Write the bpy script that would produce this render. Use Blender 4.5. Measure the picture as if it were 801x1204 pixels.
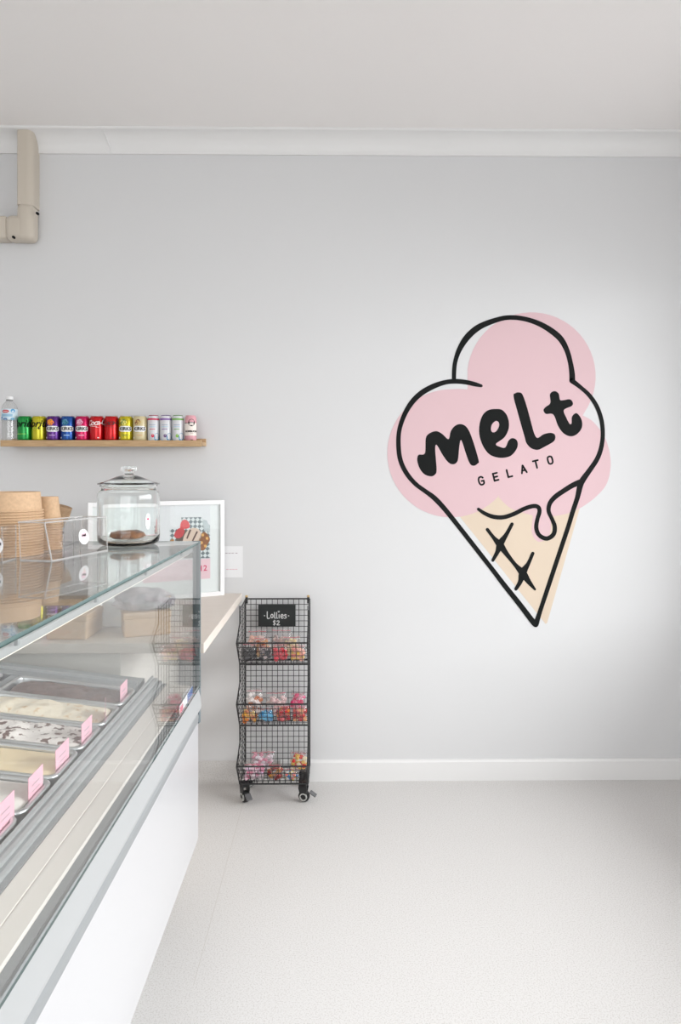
import bpy, bmesh, math, random
from mathutils import Vector, Matrix, noise

for o in list(bpy.data.objects):
    bpy.data.objects.remove(o, do_unlink=True)
S = bpy.context.scene
COL = S.collection
random.seed(7)
PI = math.pi

# ------------------------------------------------------------------ camera
F, UX, HV = 803.0, 400.5, 557.0          # focal length in pixels, principal column, horizon row (801x1204 frame)
YAW = math.atan(9.5 / F)
EYE = 1.42
cd = bpy.data.cameras.new('camera'); cam = bpy.data.objects.new('camera', cd); COL.objects.link(cam)
cd.sensor_fit = 'VERTICAL'; cd.sensor_height = 36.0; cd.lens = F / 1204 * 36.0
cd.shift_y = -(602 - HV) / 1204.0
cd.clip_start = 0.02
cam.location = (0, 0, EYE); cam.rotation_euler = (PI / 2, 0, -YAW)
S.camera = cam

# ------------------------------------------------------------------ world, light, exposure
w = bpy.data.worlds.new('daylight'); S.world = w; w.use_nodes = True
bg = w.node_tree.nodes['Background']; bg.inputs[0].default_value = (0.98, 0.98, 1.0, 1); bg.inputs[1].default_value = 2.4

def area(name, loc, rot, sx, sy, power, col, spread=PI):
    l = bpy.data.lights.new(name, 'AREA'); l.shape = 'RECTANGLE'; l.size = sx; l.size_y = sy
    l.energy = power; l.color = col; l.spread = spread
    o = bpy.data.objects.new(name, l); COL.objects.link(o); o.location = loc; o.rotation_euler = rot
    return o
XR, XL, YB, YF, ZC = 1.86, -2.6, 3.167, -2.4, 2.98      # room: right, left, back, front walls, ceiling
# daylight coming in through the side window and through the shop front behind the camera
area('side_window_daylight', (3.55, 1.6, 2.25), (0, math.radians(60), 0), 2.0, 5.0, 340, (0.985, 0.98, 1.0), math.radians(120))
area('shop_front_daylight', (-0.2, YF - 0.75, 2.05), (math.radians(78), 0, 0), 3.6, 2.0, 84, (0.985, 0.98, 1.0), math.radians(165))
S.view_settings.view_transform = 'Standard'; S.view_settings.look = 'None'
S.view_settings.gamma = 1.0; S.view_settings.use_curve_mapping = False
S.view_settings.exposure = -0.55
S.cycles.transparent_max_bounces = 48; S.cycles.max_bounces = 14; S.cycles.transmission_bounces = 14

# ------------------------------------------------------------------ pixel helpers (direction only; the plane gives the distance)
def ray(u, v):
    dx, dz = (u - UX) / F, -(v - HV) / F
    c, s = math.cos(YAW), math.sin(YAW)
    return Vector((dx * c + s, -dx * s + c, dz))
def WY(u, v, y):
    d = ray(u, v); return Vector((0, 0, EYE)) + d * (y / d.y)
def WXp(u, v, x):
    d = ray(u, v); return Vector((0, 0, EYE)) + d * (x / d.x)

# ------------------------------------------------------------------ materials
def mat(name, col, rough=0.5, metal=0.0, spec=0.5, noise_amt=0.0, noise_scale=20, col2=None, bump=0.0, bump_scale=60, detail=3, ramp=(0.35, 0.65), coat=0.0, stretch=None):
    m = bpy.data.materials.new(name); m.use_nodes = True
    nt = m.node_tree; b = nt.nodes['Principled BSDF']
    b.inputs['Base Color'].default_value = (*col, 1); b.inputs['Roughness'].default_value = rough
    b.inputs['Metallic'].default_value = metal; b.inputs['Specular IOR Level'].default_value = spec
    b.inputs['Coat Weight'].default_value = coat
    tc = nt.nodes.new('ShaderNodeTexCoord'); vec = tc.outputs['Object']
    if stretch:
        mp = nt.nodes.new('ShaderNodeMapping'); mp.inputs['Scale'].default_value = stretch
        nt.links.new(vec, mp.inputs[0]); vec = mp.outputs[0]
    if col2 is not None or noise_amt:
        n = nt.nodes.new('ShaderNodeTexNoise'); n.inputs['Scale'].default_value = noise_scale; n.inputs['Detail'].default_value = detail
        nt.links.new(vec, n.inputs['Vector'])
        r = nt.nodes.new('ShaderNodeValToRGB'); nt.links.new(n.outputs['Fac'], r.inputs[0])
        c2 = col2 if col2 is not None else tuple(c * (1 - noise_amt) for c in col)
        r.color_ramp.elements[0].position = ramp[0]; r.color_ramp.elements[1].position = ramp[1]
        r.color_ramp.elements[0].color = (*c2, 1); r.color_ramp.elements[1].color = (*col, 1)
        nt.links.new(r.outputs[0], b.inputs['Base Color'])
    if bump:
        n2 = nt.nodes.new('ShaderNodeTexNoise'); n2.inputs['Scale'].default_value = bump_scale; n2.inputs['Detail'].default_value = 4
        nt.links.new(vec, n2.inputs['Vector'])
        bp = nt.nodes.new('ShaderNodeBump'); bp.inputs['Strength'].default_value = bump; bp.inputs['Distance'].default_value = 0.004
        nt.links.new(n2.outputs['Fac'], bp.inputs['Height']); nt.links.new(bp.outputs[0], b.inputs['Normal'])
    return m

def thin_glass(name, tint=(0.95, 0.98, 0.97), f0=0.04, haze=0.0, haze_col=(0.9, 0.9, 0.9), rough=0.0, crinkle=0.0, gmul=1.0):
    """flat pane: straight-through transmission plus Fresnel (Schlick) mirror reflection, optional milky film"""
    m = bpy.data.materials.new(name); m.use_nodes = True; nt = m.node_tree
    for n in list(nt.nodes): nt.nodes.remove(n)
    out = nt.nodes.new('ShaderNodeOutputMaterial')
    tr = nt.nodes.new('ShaderNodeBsdfTransparent'); tr.inputs[0].default_value = (*tint, 1)
    gl = nt.nodes.new('ShaderNodeBsdfGlossy'); gl.inputs['Roughness'].default_value = rough
    lw = nt.nodes.new('ShaderNodeLayerWeight'); lw.inputs['Blend'].default_value = 0.5
    p = nt.nodes.new('ShaderNodeMath'); p.operation = 'POWER'; p.inputs[1].default_value = 5
    a = nt.nodes.new('ShaderNodeMath'); a.operation = 'MULTIPLY_ADD'; a.inputs[1].default_value = (1 - f0) * gmul; a.inputs[2].default_value = f0
    nt.links.new(lw.outputs['Facing'], p.inputs[0]); nt.links.new(p.outputs[0], a.inputs[0])
    base = tr.outputs[0]
    if haze:
        df = nt.nodes.new('ShaderNodeBsdfDiffuse'); df.inputs[0].default_value = (*haze_col, 1)
        mh = nt.nodes.new('ShaderNodeMixShader'); mh.inputs[0].default_value = haze
        nt.links.new(tr.outputs[0], mh.inputs[1]); nt.links.new(df.outputs[0], mh.inputs[2]); base = mh.outputs[0]
    if crinkle:
        tc = nt.nodes.new('ShaderNodeTexCoord'); n2 = nt.nodes.new('ShaderNodeTexNoise'); n2.inputs['Scale'].default_value = 45
        nt.links.new(tc.outputs['Object'], n2.inputs['Vector'])
        bp = nt.nodes.new('ShaderNodeBump'); bp.inputs['Strength'].default_value = crinkle; bp.inputs['Distance'].default_value = 0.01
        nt.links.new(n2.outputs['Fac'], bp.inputs['Height']); nt.links.new(bp.outputs[0], gl.inputs['Normal'])
    mx = nt.nodes.new('ShaderNodeMixShader')
    nt.links.new(a.outputs[0], mx.inputs[0]); nt.links.new(base, mx.inputs[1]); nt.links.new(gl.outputs[0], mx.inputs[2])
    nt.links.new(mx.outputs[0], out.inputs[0])
    return m

def refr_glass(name, col=(1, 1, 1), ior=1.45):
    m = bpy.data.materials.new(name); m.use_nodes = True; b = m.node_tree.nodes['Principled BSDF']
    b.inputs['Base Color'].default_value = (*col, 1); b.inputs['Roughness'].default_value = 0.0
    b.inputs['Transmission Weight'].default_value = 1.0; b.inputs['IOR'].default_value = ior
    return m
def emit(name, col, s):
    m = bpy.data.materials.new(name); m.use_nodes = True; b = m.node_tree.nodes['Principled BSDF']
    b.inputs['Base Color'].default_value = (*col, 1); b.inputs['Emission Color'].default_value = (*col, 1); b.inputs['Emission Strength'].default_value = s
    return m

def srgb(r, g, b):
    f = lambda c: (c / 255 / 12.92) if c / 255 <= 0.04045 else ((c / 255 + 0.055) / 1.055) ** 2.4
    return (f(r), f(g), f(b))

M = {}
M['wall'] = mat('wall_paint', (0.725, 0.722, 0.728), 0.75, spec=0.25, bump=0.03, bump_scale=250)
M['side_wall'] = mat('side_wall_paint', (0.82, 0.81, 0.805), 0.8, spec=0.25, bump=0.03, bump_scale=250)
M['ceiling'] = mat('ceiling_paint', (0.93, 0.90, 0.885), 0.85, spec=0.2)
M['trim'] = mat('trim_paint', (0.84, 0.83, 0.825), 0.45)
M['floor'] = mat('speckled_vinyl', (0.71, 0.692, 0.68), 0.62, col2=(0.58, 0.555, 0.535), noise_scale=240, detail=3, ramp=(0.34, 0.52), spec=0.3)
M['seam'] = mat('vinyl_seam', (0.58, 0.55, 0.52), 0.8)
M['duct'] = mat('beige_duct_plastic', (0.60, 0.535, 0.455), 0.4)
M['black'] = mat('black_metal', (0.012, 0.012, 0.013), 0.45)
M['rubber'] = mat('black_rubber', (0.02, 0.02, 0.02), 0.6)
M['grey_plastic'] = mat('grey_plastic', (0.13, 0.13, 0.135), 0.5)
M['steel'] = mat('stainless_steel', (0.66, 0.67, 0.68), 0.28, metal=0.9)
M['alu'] = mat('satin_aluminium', (0.46, 0.47, 0.475), 0.45, metal=0.3)
M['alu_dark'] = mat('grey_profile', (0.34, 0.36, 0.37), 0.45, metal=0.3)
M['alu_mid'] = mat('mid_grey_profile', (0.33, 0.345, 0.355), 0.42, metal=0.35)
M['post'] = mat('blue_grey_post', (0.15, 0.18, 0.195), 0.5)
M['white_gloss'] = mat('white_gloss_panel', (0.52, 0.517, 0.53), 0.3, coat=0.3)
M['cream'] = mat('cream_plastic', (0.82, 0.765, 0.71), 0.4)
M['white'] = mat('white_plastic', (0.86, 0.855, 0.86), 0.5)
M['paper'] = mat('white_paper', (0.87, 0.865, 0.875), 0.8)
M['card_pink'] = mat('pink_card', srgb(244, 186, 202), 0.7)
M['ink'] = mat('dark_ink', (0.008, 0.008, 0.009), 0.8, spec=0.1)
M['ink_soft'] = mat('grey_pink_ink', (0.42, 0.32, 0.36), 0.7)
M['pink_text'] = mat('magenta_ink', srgb(222, 60, 110), 0.6)
M['mural_pink'] = mat('pink_wall_vinyl', srgb(222, 190, 195), 0.7, spec=0.25)
M['mural_beige'] = mat('beige_wall_vinyl', srgb(222, 204, 184), 0.7, spec=0.25)
M['mural_black'] = mat('black_wall_vinyl', (0.010, 0.011, 0.011), 0.6, spec=0.12)
M['glass'] = thin_glass('case_glass', (0.982, 0.990, 0.986), 0.05)
M['glass_edge'] = mat('green_glass_edge', (0.10, 0.16, 0.155), 0.2)
M['pane'] = thin_glass('window_pane', (0.97, 0.985, 0.98), 0.04)
M['acrylic'] = thin_glass('clear_acrylic', (0.985, 0.985, 0.985), 0.03)
M['acrylic_edge'] = thin_glass('acrylic_edge', (0.9, 0.9, 0.9), 0.1, haze=0.32, haze_col=(0.92, 0.91, 0.9))
M['film'] = thin_glass('clear_bag_film', (0.97, 0.97, 0.97), 0.06, haze=0.08, haze_col=(0.93, 0.91, 0.92), rough=0.12, crinkle=0.8)
M['jar'] = refr_glass('jar_glass', (0.965, 0.985, 0.98))
M['pet'] = thin_glass('clear_bottle_plastic', (0.93, 0.93, 0.93), 0.08, haze=0.10, rough=0.05)
M['bench'] = mat('pale_laminate_top', (0.74, 0.665, 0.60), 0.5, col2=(0.71, 0.635, 0.57), noise_scale=9, stretch=(1, 14, 14))
M['oak'] = mat('oak_ledge', (0.56, 0.375, 0.205), 0.5, col2=(0.46, 0.29, 0.145), noise_scale=10, stretch=(1.5, 22, 22), detail=5)
M['kraft'] = mat('kraft_paper', (0.60, 0.40, 0.245), 0.75, noise_amt=0.12, noise_scale=120)
M['kraft_dark'] = mat('kraft_base', (0.47, 0.31, 0.19), 0.8)
M['carton'] = mat('kraft_carton', (0.62, 0.43, 0.28), 0.8, noise_amt=0.08, noise_scale=60)
M['chalkboard'] = mat('chalkboard', (0.008, 0.011, 0.011), 0.5)
M['chalk'] = mat('chalk', (0.72, 0.72, 0.72), 0.9)
M['brass'] = mat('brass_hook', (0.60, 0.42, 0.20), 0.4, metal=0.5)
M['biscuit'] = mat('chocolate_biscuit', (0.42, 0.17, 0.055), 0.3, col2=(0.16, 0.05, 0.018), noise_scale=35, bump=0.6, bump_scale=70)
M['zip_red'] = mat('red_zip_strip', srgb(225, 90, 110), 0.5)
M['canmetal'] = mat('can_end_metal', (0.70, 0.70, 0.70), 0.3, metal=0.8)
M['led'] = emit('led_strip', (1.0, 0.93, 0.82), 0.4)
_cc = {}
def flat(r, g, b, rough=0.45):
    k = (r, g, b, rough)
    if k not in _cc: _cc[k] = mat('tone_%d_%d_%d' % (r, g, b), srgb(r, g, b), rough)
    return _cc[k]

# ------------------------------------------------------------------ object helpers
def tag(o, label, cat, group=None):
    o['label'] = label; o['category'] = cat
    if group: o['group'] = group
    return o
def thing(name, label, cat, loc=(0, 0, 0), rotz=0.0, group=None):
    o = bpy.data.objects.new(name, None); COL.objects.link(o)
    o.empty_display_size = 0.05; o.location = loc; o.rotation_euler = (0, 0, rotz)
    return tag(o, label, cat, group)
def link_mesh(name, me, mats, parent=None, local=False, smooth=False, kind=None):
    o = bpy.data.objects.new(name, me); COL.objects.link(o)
    for m in (mats if isinstance(mats, (list, tuple)) else [mats]): me.materials.append(m)
    if smooth:
        for p in me.polygons: p.use_smooth = True
        try: me.set_sharp_from_angle(angle=math.radians(38))
        except Exception: pass
    if parent is not None:
        if not local:
            t = parent
            while t is not None:
                me.transform(Matrix.Rotation(-t.rotation_euler.z, 4, 'Z') @ Matrix.Translation(-t.location)) if t.parent is None else None
                t = t.parent
        o.parent = parent
    if kind: o['kind'] = kind
    return o
def ob(name, bm, mats, parent=None, local=False, smooth=False, kind=None):
    bmesh.ops.recalc_face_normals(bm, faces=bm.faces[:])
    me = bpy.data.meshes.new(name); bm.to_mesh(me); bm.free()
    return link_mesh(name, me, mats, parent, local, smooth, kind)
def struct(name, bm, mats, smooth=False):
    return ob(name, bm, mats, None, False, smooth, 'structure')

def B(): return bmesh.new()
def box(bm, x0, x1, y0, y1, z0, z1, bev=0.0, seg=2, mi=0, rot=None):
    t = bmesh.new()
    bmesh.ops.create_cube(t, size=1.0)
    for v in t.verts:
        v.co = Vector(((x0 + x1) / 2 + v.co.x * (x1 - x0), (y0 + y1) / 2 + v.co.y * (y1 - y0), (z0 + z1) / 2 + v.co.z * (z1 - z0)))
    if bev: bmesh.ops.bevel(t, geom=t.edges[:], offset=bev, segments=seg, profile=0.5, affect='EDGES')
    if rot: bmesh.ops.transform(t, matrix=rot, verts=t.verts[:])
    join(bm, t, mi); return bm
def join(bm, t, mi=0):
    mp = {v: bm.verts.new(v.co) for v in t.verts}
    for f in t.faces:
        try:
            nf = bm.faces.new([mp[v] for v in f.verts]); nf.material_index = mi or f.material_index
        except ValueError: pass
    t.free()
def prism(bm, pts, y0, y1, axis='y', mi=0):
    """profile pts (a,b) swept along an axis: y -> (x,z) profile, x -> (y,z) profile, z -> (x,y) profile"""
    def P(a, b, t): return {'y': (a, t, b), 'x': (t, a, b), 'z': (a, b, t)}[axis]
    A = [bm.verts.new(P(a, b, y0)) for a, b in pts]; C = [bm.verts.new(P(a, b, y1)) for a, b in pts]
    n = len(pts)
    bm.faces.new(A).material_index = mi; bm.faces.new(C[::-1]).material_index = mi
    for i in range(n):
        bm.faces.new([A[i], A[(i + 1) % n], C[(i + 1) % n], C[i]]).material_index = mi
    return bm
def slab(bm, p, t, mi=0, emi=1):
    """flat sheet from 4 corners with thickness t along its normal; edges take material emi"""
    p = [Vector(q) for q in p]; n = (p[1] - p[0]).cross(p[3] - p[0]).normalized() * t
    A = [bm.verts.new(q) for q in p]; C = [bm.verts.new(q + n) for q in p]
    bm.faces.new(A).material_index = mi; bm.faces.new(C[::-1]).material_index = mi
    for i in range(4):
        bm.faces.new([A[i], A[(i + 1) % 4], C[(i + 1) % 4], C[i]]).material_index = emi
    return bm
def lathe(bm, prof, n=32, c=(0, 0, 0), close=False, mi=0):
    """profile (r,z) rings around z"""
    rings = []
    for r, z in prof:
        if r < 1e-6: rings.append([bm.verts.new((c[0], c[1], c[2] + z))])
        else: rings.append([bm.verts.new((c[0] + r * math.cos(2 * PI * k / n), c[1] + r * math.sin(2 * PI * k / n), c[2] + z)) for k in range(n)])
    pairs = list(zip(rings[:-1], rings[1:]))
    if close: pairs.append((rings[-1], rings[0]))
    for a, b in pairs:
        for k in range(n):
            k2 = (k + 1) % n
            if len(a) == 1 and len(b) == 1: continue
            if len(a) == 1: f = [a[0], b[k], b[k2]]
            elif len(b) == 1: f = [a[k], b[0], a[k2]]
            else: f = [a[k], b[k], b[k2], a[k2]]
            bm.faces.new(f).material_index = mi
    return bm
def rod(bm, a, b, r, n=6, mi=0):
    a, b = Vector(a), Vector(b); d = (b - a).normalized()
    u = d.orthogonal().normalized(); v = d.cross(u)
    A = [bm.verts.new(a + (u * math.cos(2 * PI * k / n + PI / n) + v * math.sin(2 * PI * k / n + PI / n)) * r) for k in range(n)]
    C = [bm.verts.new(b + (u * math.cos(2 * PI * k / n + PI / n) + v * math.sin(2 * PI * k / n + PI / n)) * r) for k in range(n)]
    bm.faces.new(A[::-1]).material_index = mi; bm.faces.new(C).material_index = mi
    for k in range(n): bm.faces.new([A[k], A[(k + 1) % n], C[(k + 1) % n], C[k]]).material_index = mi
    return bm
def blob(bm, c, rx, ry, rz, sub=1, jit=0.0, mi=0, rot=None):
    t = bmesh.new(); bmesh.ops.create_icosphere(t, subdivisions=sub, radius=1.0)
    for v in t.verts:
        k = 1 + random.uniform(-jit, jit)
        v.co = Vector((v.co.x * rx * k, v.co.y * ry * k, v.co.z * rz * k))
    if rot: bmesh.ops.transform(t, matrix=rot, verts=t.verts[:])
    bmesh.ops.translate(t, verts=t.verts[:], vec=c)
    join(bm, t, mi)
def copy_tree(o, parent=None):
    c = o.copy(); COL.objects.link(c); c.parent = parent
    for ch in o.children: copy_tree(ch, c)
    return c

def text_mesh(s, size, shear=0.0, depth=0.0002, bold=0.0, align='CENTER', spacing=1.0):
    cu = bpy.data.curves.new('txt', 'FONT'); cu.body = s; cu.size = size; cu.shear = shear; cu.extrude = depth
    cu.offset = bold; cu.align_x = align; cu.align_y = 'CENTER'; cu.resolution_u = 3; cu.space_character = spacing
    o = bpy.data.objects.new('txt', cu); COL.objects.link(o); bpy.context.view_layer.update()
    me = bpy.data.meshes.new_from_object(o.evaluated_get(bpy.context.evaluated_depsgraph_get()))
    bpy.data.objects.remove(o, do_unlink=True); bpy.data.curves.remove(cu); me.materials.clear()
    return me
def on_plane(me, origin, right, up):
    """map a flat mesh (x right, y up, z out) to a plane in space"""
    r, u = Vector(right).normalized(), Vector(up).normalized(); n = r.cross(u); o = Vector(origin)
    for v in me.vertices: v.co = o + r * v.co.x + u * v.co.y + n * v.co.z
    return me
def on_cylinder(me, r, a0=0.0, z0=0.0):
    for v in me.vertices:
        a = a0 + v.co.x / r; rr = r + v.co.z
        v.co = Vector((rr * math.sin(a), -rr * math.cos(a), z0 + v.co.y))
    return me
def patch(bm, r, a0, a1, z0, z1, n=8, round_=0.0):
    """curved label patch on a cylinder facing -y"""
    A, C = [], []
    for k in range(n + 1):
        a = a0 + (a1 - a0) * k / n; t = abs(2 * k / n - 1); e = round_ * (z1 - z0) * max(0, t - 0.6) / 0.4
        A.append(bm.verts.new((r * math.sin(a), -r * math.cos(a), z0 + e))); C.append(bm.verts.new((r * math.sin(a), -r * math.cos(a), z1 - e)))
    for k in range(n): bm.faces.new([A[k], A[k + 1], C[k + 1], C[k]])
    return bm
def spot(bm, r, a, z, ra, rz, n=12):
    vs = [bm.verts.new((r * math.sin(a + ra / r * math.cos(2 * PI * k / n)), -r * math.cos(a + ra / r * math.cos(2 * PI * k / n)), z + rz * math.sin(2 * PI * k / n))) for k in range(n)]
    bm.faces.new(vs)
def catmull(pts, n=6, closed=False):
    out = []; N = len(pts)
    rng = range(N) if closed else range(N - 1)
    for i in rng:
        g = (lambda k: pts[k % N]) if closed else (lambda k: pts[min(max(k, 0), N - 1)])
        p0, p1, p2, p3 = g(i - 1), g(i), g(i + 1), g(i + 2)
        for k in range(n):
            t = k / n
            out.append(tuple(0.5 * (2 * b + (c - a) * t + (2 * a - 5 * b + 4 * c - d) * t * t + (3 * b - a - 3 * c + d) * t ** 3) for a, b, c, d in zip(p0, p1, p2, p3)))
    if not closed: out.append(tuple(pts[-1]))
    return out
def poly_fill(loops, depth):
    """flat filled outline with holes; loops of (x,y) metres; returns mesh, front at z=+depth"""
    cu = bpy.data.curves.new('fill', 'CURVE'); cu.dimensions = '2D'; cu.fill_mode = 'BOTH'; cu.extrude = depth / 2
    for lp in loops:
        sp = cu.splines.new('POLY'); sp.points.add(len(lp) - 1); sp.use_cyclic_u = True
        for p, q in zip(sp.points, lp): p.co = (q[0], q[1], 0, 1)
    o = bpy.data.objects.new('fill', cu); COL.objects.link(o); bpy.context.view_layer.update()
    me = bpy.data.meshes.new_from_object(o.evaluated_get(bpy.context.evaluated_depsgraph_get()))
    bpy.data.objects.remove(o, do_unlink=True); bpy.data.curves.remove(cu); me.materials.clear()
    for v in me.vertices: v.co.z += depth / 2
    return me
def ribbon(bm, pts, cap=True, z0=0.0, z1=0.001, sub=5):
    """variable width stroke: pts (x,y,w)"""
    P = catmull(pts, sub) if len(pts) > 2 else [tuple(p) for p in pts]
    L, R = [], []
    for i, (x, y, ww) in enumerate(P):
        a = P[max(i - 1, 0)]; b = P[min(i + 1, len(P) - 1)]
        d = Vector((b[0] - a[0], b[1] - a[1])); d = d.normalized() if d.length > 1e-9 else Vector((1, 0))
        n = Vector((-d.y, d.x)) * ww / 2
        L.append((x + n.x, y + n.y)); R.append((x - n.x, y - n.y))
    tl = [bm.verts.new((*p, z1)) for p in L]; tr = [bm.verts.new((*p, z1)) for p in R]
    bl = [bm.verts.new((*p, z0)) for p in L]; br = [bm.verts.new((*p, z0)) for p in R]
    for i in range(len(P) - 1):
        bm.faces.new([tr[i], tr[i + 1], tl[i + 1], tl[i]])
        bm.faces.new([tl[i], tl[i + 1], bl[i + 1], bl[i]]); bm.faces.new([br[i], br[i + 1], tr[i + 1], tr[i]])
    if cap:
        for x, y, ww in (P[0], P[-1]):
            vs = [bm.verts.new((x + ww / 2 * math.cos(2 * PI * k / 12), y + ww / 2 * math.sin(2 * PI * k / 12), z1 - 0.00003)) for k in range(12)]
            bm.faces.new(vs)
    return bm
def bm_mesh(bm, name='m'):
    me = bpy.data.meshes.new(name); bm.to_mesh(me); bm.free(); return me

# ------------------------------------------------------------------ room shell
struct('floor', box(B(), XL - .1, XR + .1, YF - .1, YB + .1, -0.12, 0), M['floor'])
fl = bpy.data.objects['floor']
sx = -0.386
ob('seam', box(B(), sx - .0008, sx + .0008, 1.9, YB - .05, -0.002, 0.0003), M['seam'], fl)
struct('wall_back', box(B(), XL - .1, XR + .1, YB, YB + .12, 0, ZC + .1), M['wall'])
struct('ceiling', box(B(), XL - .1, XR + .1, YF - .1, YB, ZC, ZC + .1), M['ceiling'])
struct('wall_left', box(B(), XL - .1, XL, YF, YB, 0, ZC), M['side_wall'])
# right wall with a wide window
wy0, wy1, wz0, wz1 = 0.0, 2.90, 0.85, 2.35
bm = B()
box(bm, XR, XR + .12, YF, wy0, 0, ZC); box(bm, XR, XR + .12, wy1, YB, 0, ZC)
box(bm, XR, XR + .12, wy0, wy1, 0, wz0); box(bm, XR, XR + .12, wy0, wy1, wz1, ZC)
struct('wall_right', bm, M['side_wall'])
def window(name, horizontal_axis, fixed, a0, a1, z0, z1, nb):
    e = bpy.data.objects.new(name, None); COL.objects.link(e); e['kind'] = 'structure'
    def bb(a, b, c, d, dep=(0.02, 0.07)):
        t = B()
        if horizontal_axis == 'y': box(t, fixed + dep[0], fixed + dep[1], a, b, c, d, 0.004)
        else: box(t, a, b, fixed - dep[1], fixed - dep[0], c, d, 0.004)
        return t
    w_ = 0.045
    ob('window_frame', bb(a0, a0 + w_, z0, z1), M['trim'], e); ob('window_frame', bb(a1 - w_, a1, z0, z1), M['trim'], e)
    ob('window_frame', bb(a0, a1, z0, z0 + w_), M['trim'], e); ob('window_frame', bb(a0, a1, z1 - w_, z1), M['trim'], e)
    for k in range(nb):
        p0, p1 = a0 + (a1 - a0) * k / nb, a0 + (a1 - a0) * (k + 1) / nb
        if k: ob('mullion', bb(p0 - .02, p0 + .02, z0, z1), M['trim'], e)
        ob('pane', bb(p0 + .02, p1 - .02, z0 + .04, z1 - .04, (0.043, 0.048)), M['pane'], e)
    return e
struct('trim_3', box(B(), XR + .12, 2.95, wy0 - 1.2, YB + .6, 2.50, 2.58), M['side_wall'])   # verandah roof outside the side window
window('window_1', 'y', XR, wy0, wy1, wz0, wz1, 3)
# front wall behind the camera: the shop front window
fx0, fx1, fz0, fz1 = -2.1, 1.4, 0.35, 2.55
bm = B()
box(bm, XL, fx0, YF - .12, YF, 0, ZC); box(bm, fx1, XR, YF - .12, YF, 0, ZC)
box(bm, fx0, fx1, YF - .12, YF, 0, fz0); box(bm, fx0, fx1, YF - .12, YF, fz1, ZC)
struct('wall_front', bm, M['side_wall'])
window('window_2', 'x', YF, fx0, fx1, fz0, fz1, 3)
# cove cornice along the back wall
prof = [(YB, ZC), (YB - .092, ZC), (YB - .092, ZC - .006)]
for k in range(9):
    a = PI / 2 * k / 8
    prof.append((YB - .010 - .078 * (1 - math.sin(a)) , ZC - .010 - .070 * (1 - math.cos(a)) * 1.0))
prof += [(YB - .010, ZC - .086), (YB, ZC - .086)]
struct('trim_1', prism(B(), prof, XL, XR, 'x'), M['trim'], smooth=True)
cj = B()
pj = catmull([(-1.035, 2.972), (-1.030, 2.945), (-1.022, 2.915), (-1.021, 2.897)], 5)
for a, b in zip(pj[:-1], pj[1:]):
    def cy(z):
        t = (ZC - .010 - z) / .070; t = min(max(t, 0), 1); a_ = math.acos(1 - t); return YB - .010 - .078 * (1 - math.sin(a_)) - 0.001
    rod(cj, (a[0], cy(a[1]), a[1]), (b[0], cy(b[1]), b[1]), 0.0036, 6)
ob('joint_ridge', cj, M['trim'], bpy.data.objects['trim_1'])
# painted baseboard right of the trolley, floor vinyl coved up the wall left of it
struct('baseboard_back', prism(B(), [(YB, 0), (YB - .016, 0), (YB - .016, .086), (YB - .010, .094), (YB, .095)], -0.24, XR, 'x'), M['trim'])
cv = [(YB, 0)] + [(YB - .045 + .041 * math.sin(PI / 2 * k / 6), .0 + .041 * (1 - math.cos(PI / 2 * k / 6))) for k in range(7)] + [(YB - .004, .092), (YB, .092)]
struct('trim_2', prism(B(), cv, XL, -0.24, 'x'), M['floor'], smooth=True)
struct('baseboard_right', box(B(), XR - .016, XR, YF, YB - .016, 0, .09, .003), M['trim'])

# ------------------------------------------------------------------ ducting on the wall
def pxX(u, y): return WY(u, HV, y).x
def pxZ(v, y): return WY(400, v, y).z
duct = thing('pipe_duct', 'beige plastic pipe duct with a rounded elbow, high on the wall under the ceiling', 'duct', (-1.40, YB, 2.55))
DY = YB - .078
dxl, dxr = pxX(19.5, DY), pxX(46.5, YB)
ez0, ez1 = pxZ(283, DY), pxZ(239.5, DY)
def duct_section(x0, x1, y0, y1, r=.028, n=6):
    pts = [(x0, y1), (x0, y0 + .006), (x0 + .006, y0)]
    pts += [(x1 - r + r * math.sin(PI / 2 * k / n), y0 + r - r * math.cos(PI / 2 * k / n)) for k in range(n + 1)]
    return pts + [(x1, y1)]
ob('cover', prism(B(), duct_section(dxl, dxr, DY, YB), ez1 - .01, pxZ(154.5, DY), 'z'), M['duct'], duct, smooth=True)
EY = DY - .006
hx = pxX(4, EY); hz1 = pxZ(253, EY)
er = .027
t = B(); box(t, dxl - .004, dxr + .003, EY, YB, ez0, ez1, er, 5); box(t, hx, dxr - .012, EY + .0012, YB - .001, ez0 + .0008, hz1, er, 5)
ob('elbow', t, M['duct'], duct, smooth=True)
t = B(); box(t, XL + .3, hx + .01, DY, YB, ez0 + .006, hz1 - .004, .012, 3)
ob('cover', t, M['duct'], duct, smooth=True)
for (u, v) in ((43.5, 250.5), (15.5, 278.5)):
    p = WY(u, v, EY); ob('screw_hole', rod(B(), (p.x, EY + .012, p.z), (p.x, EY - .0008, p.z), .006, 8), M['ink'], duct)

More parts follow.
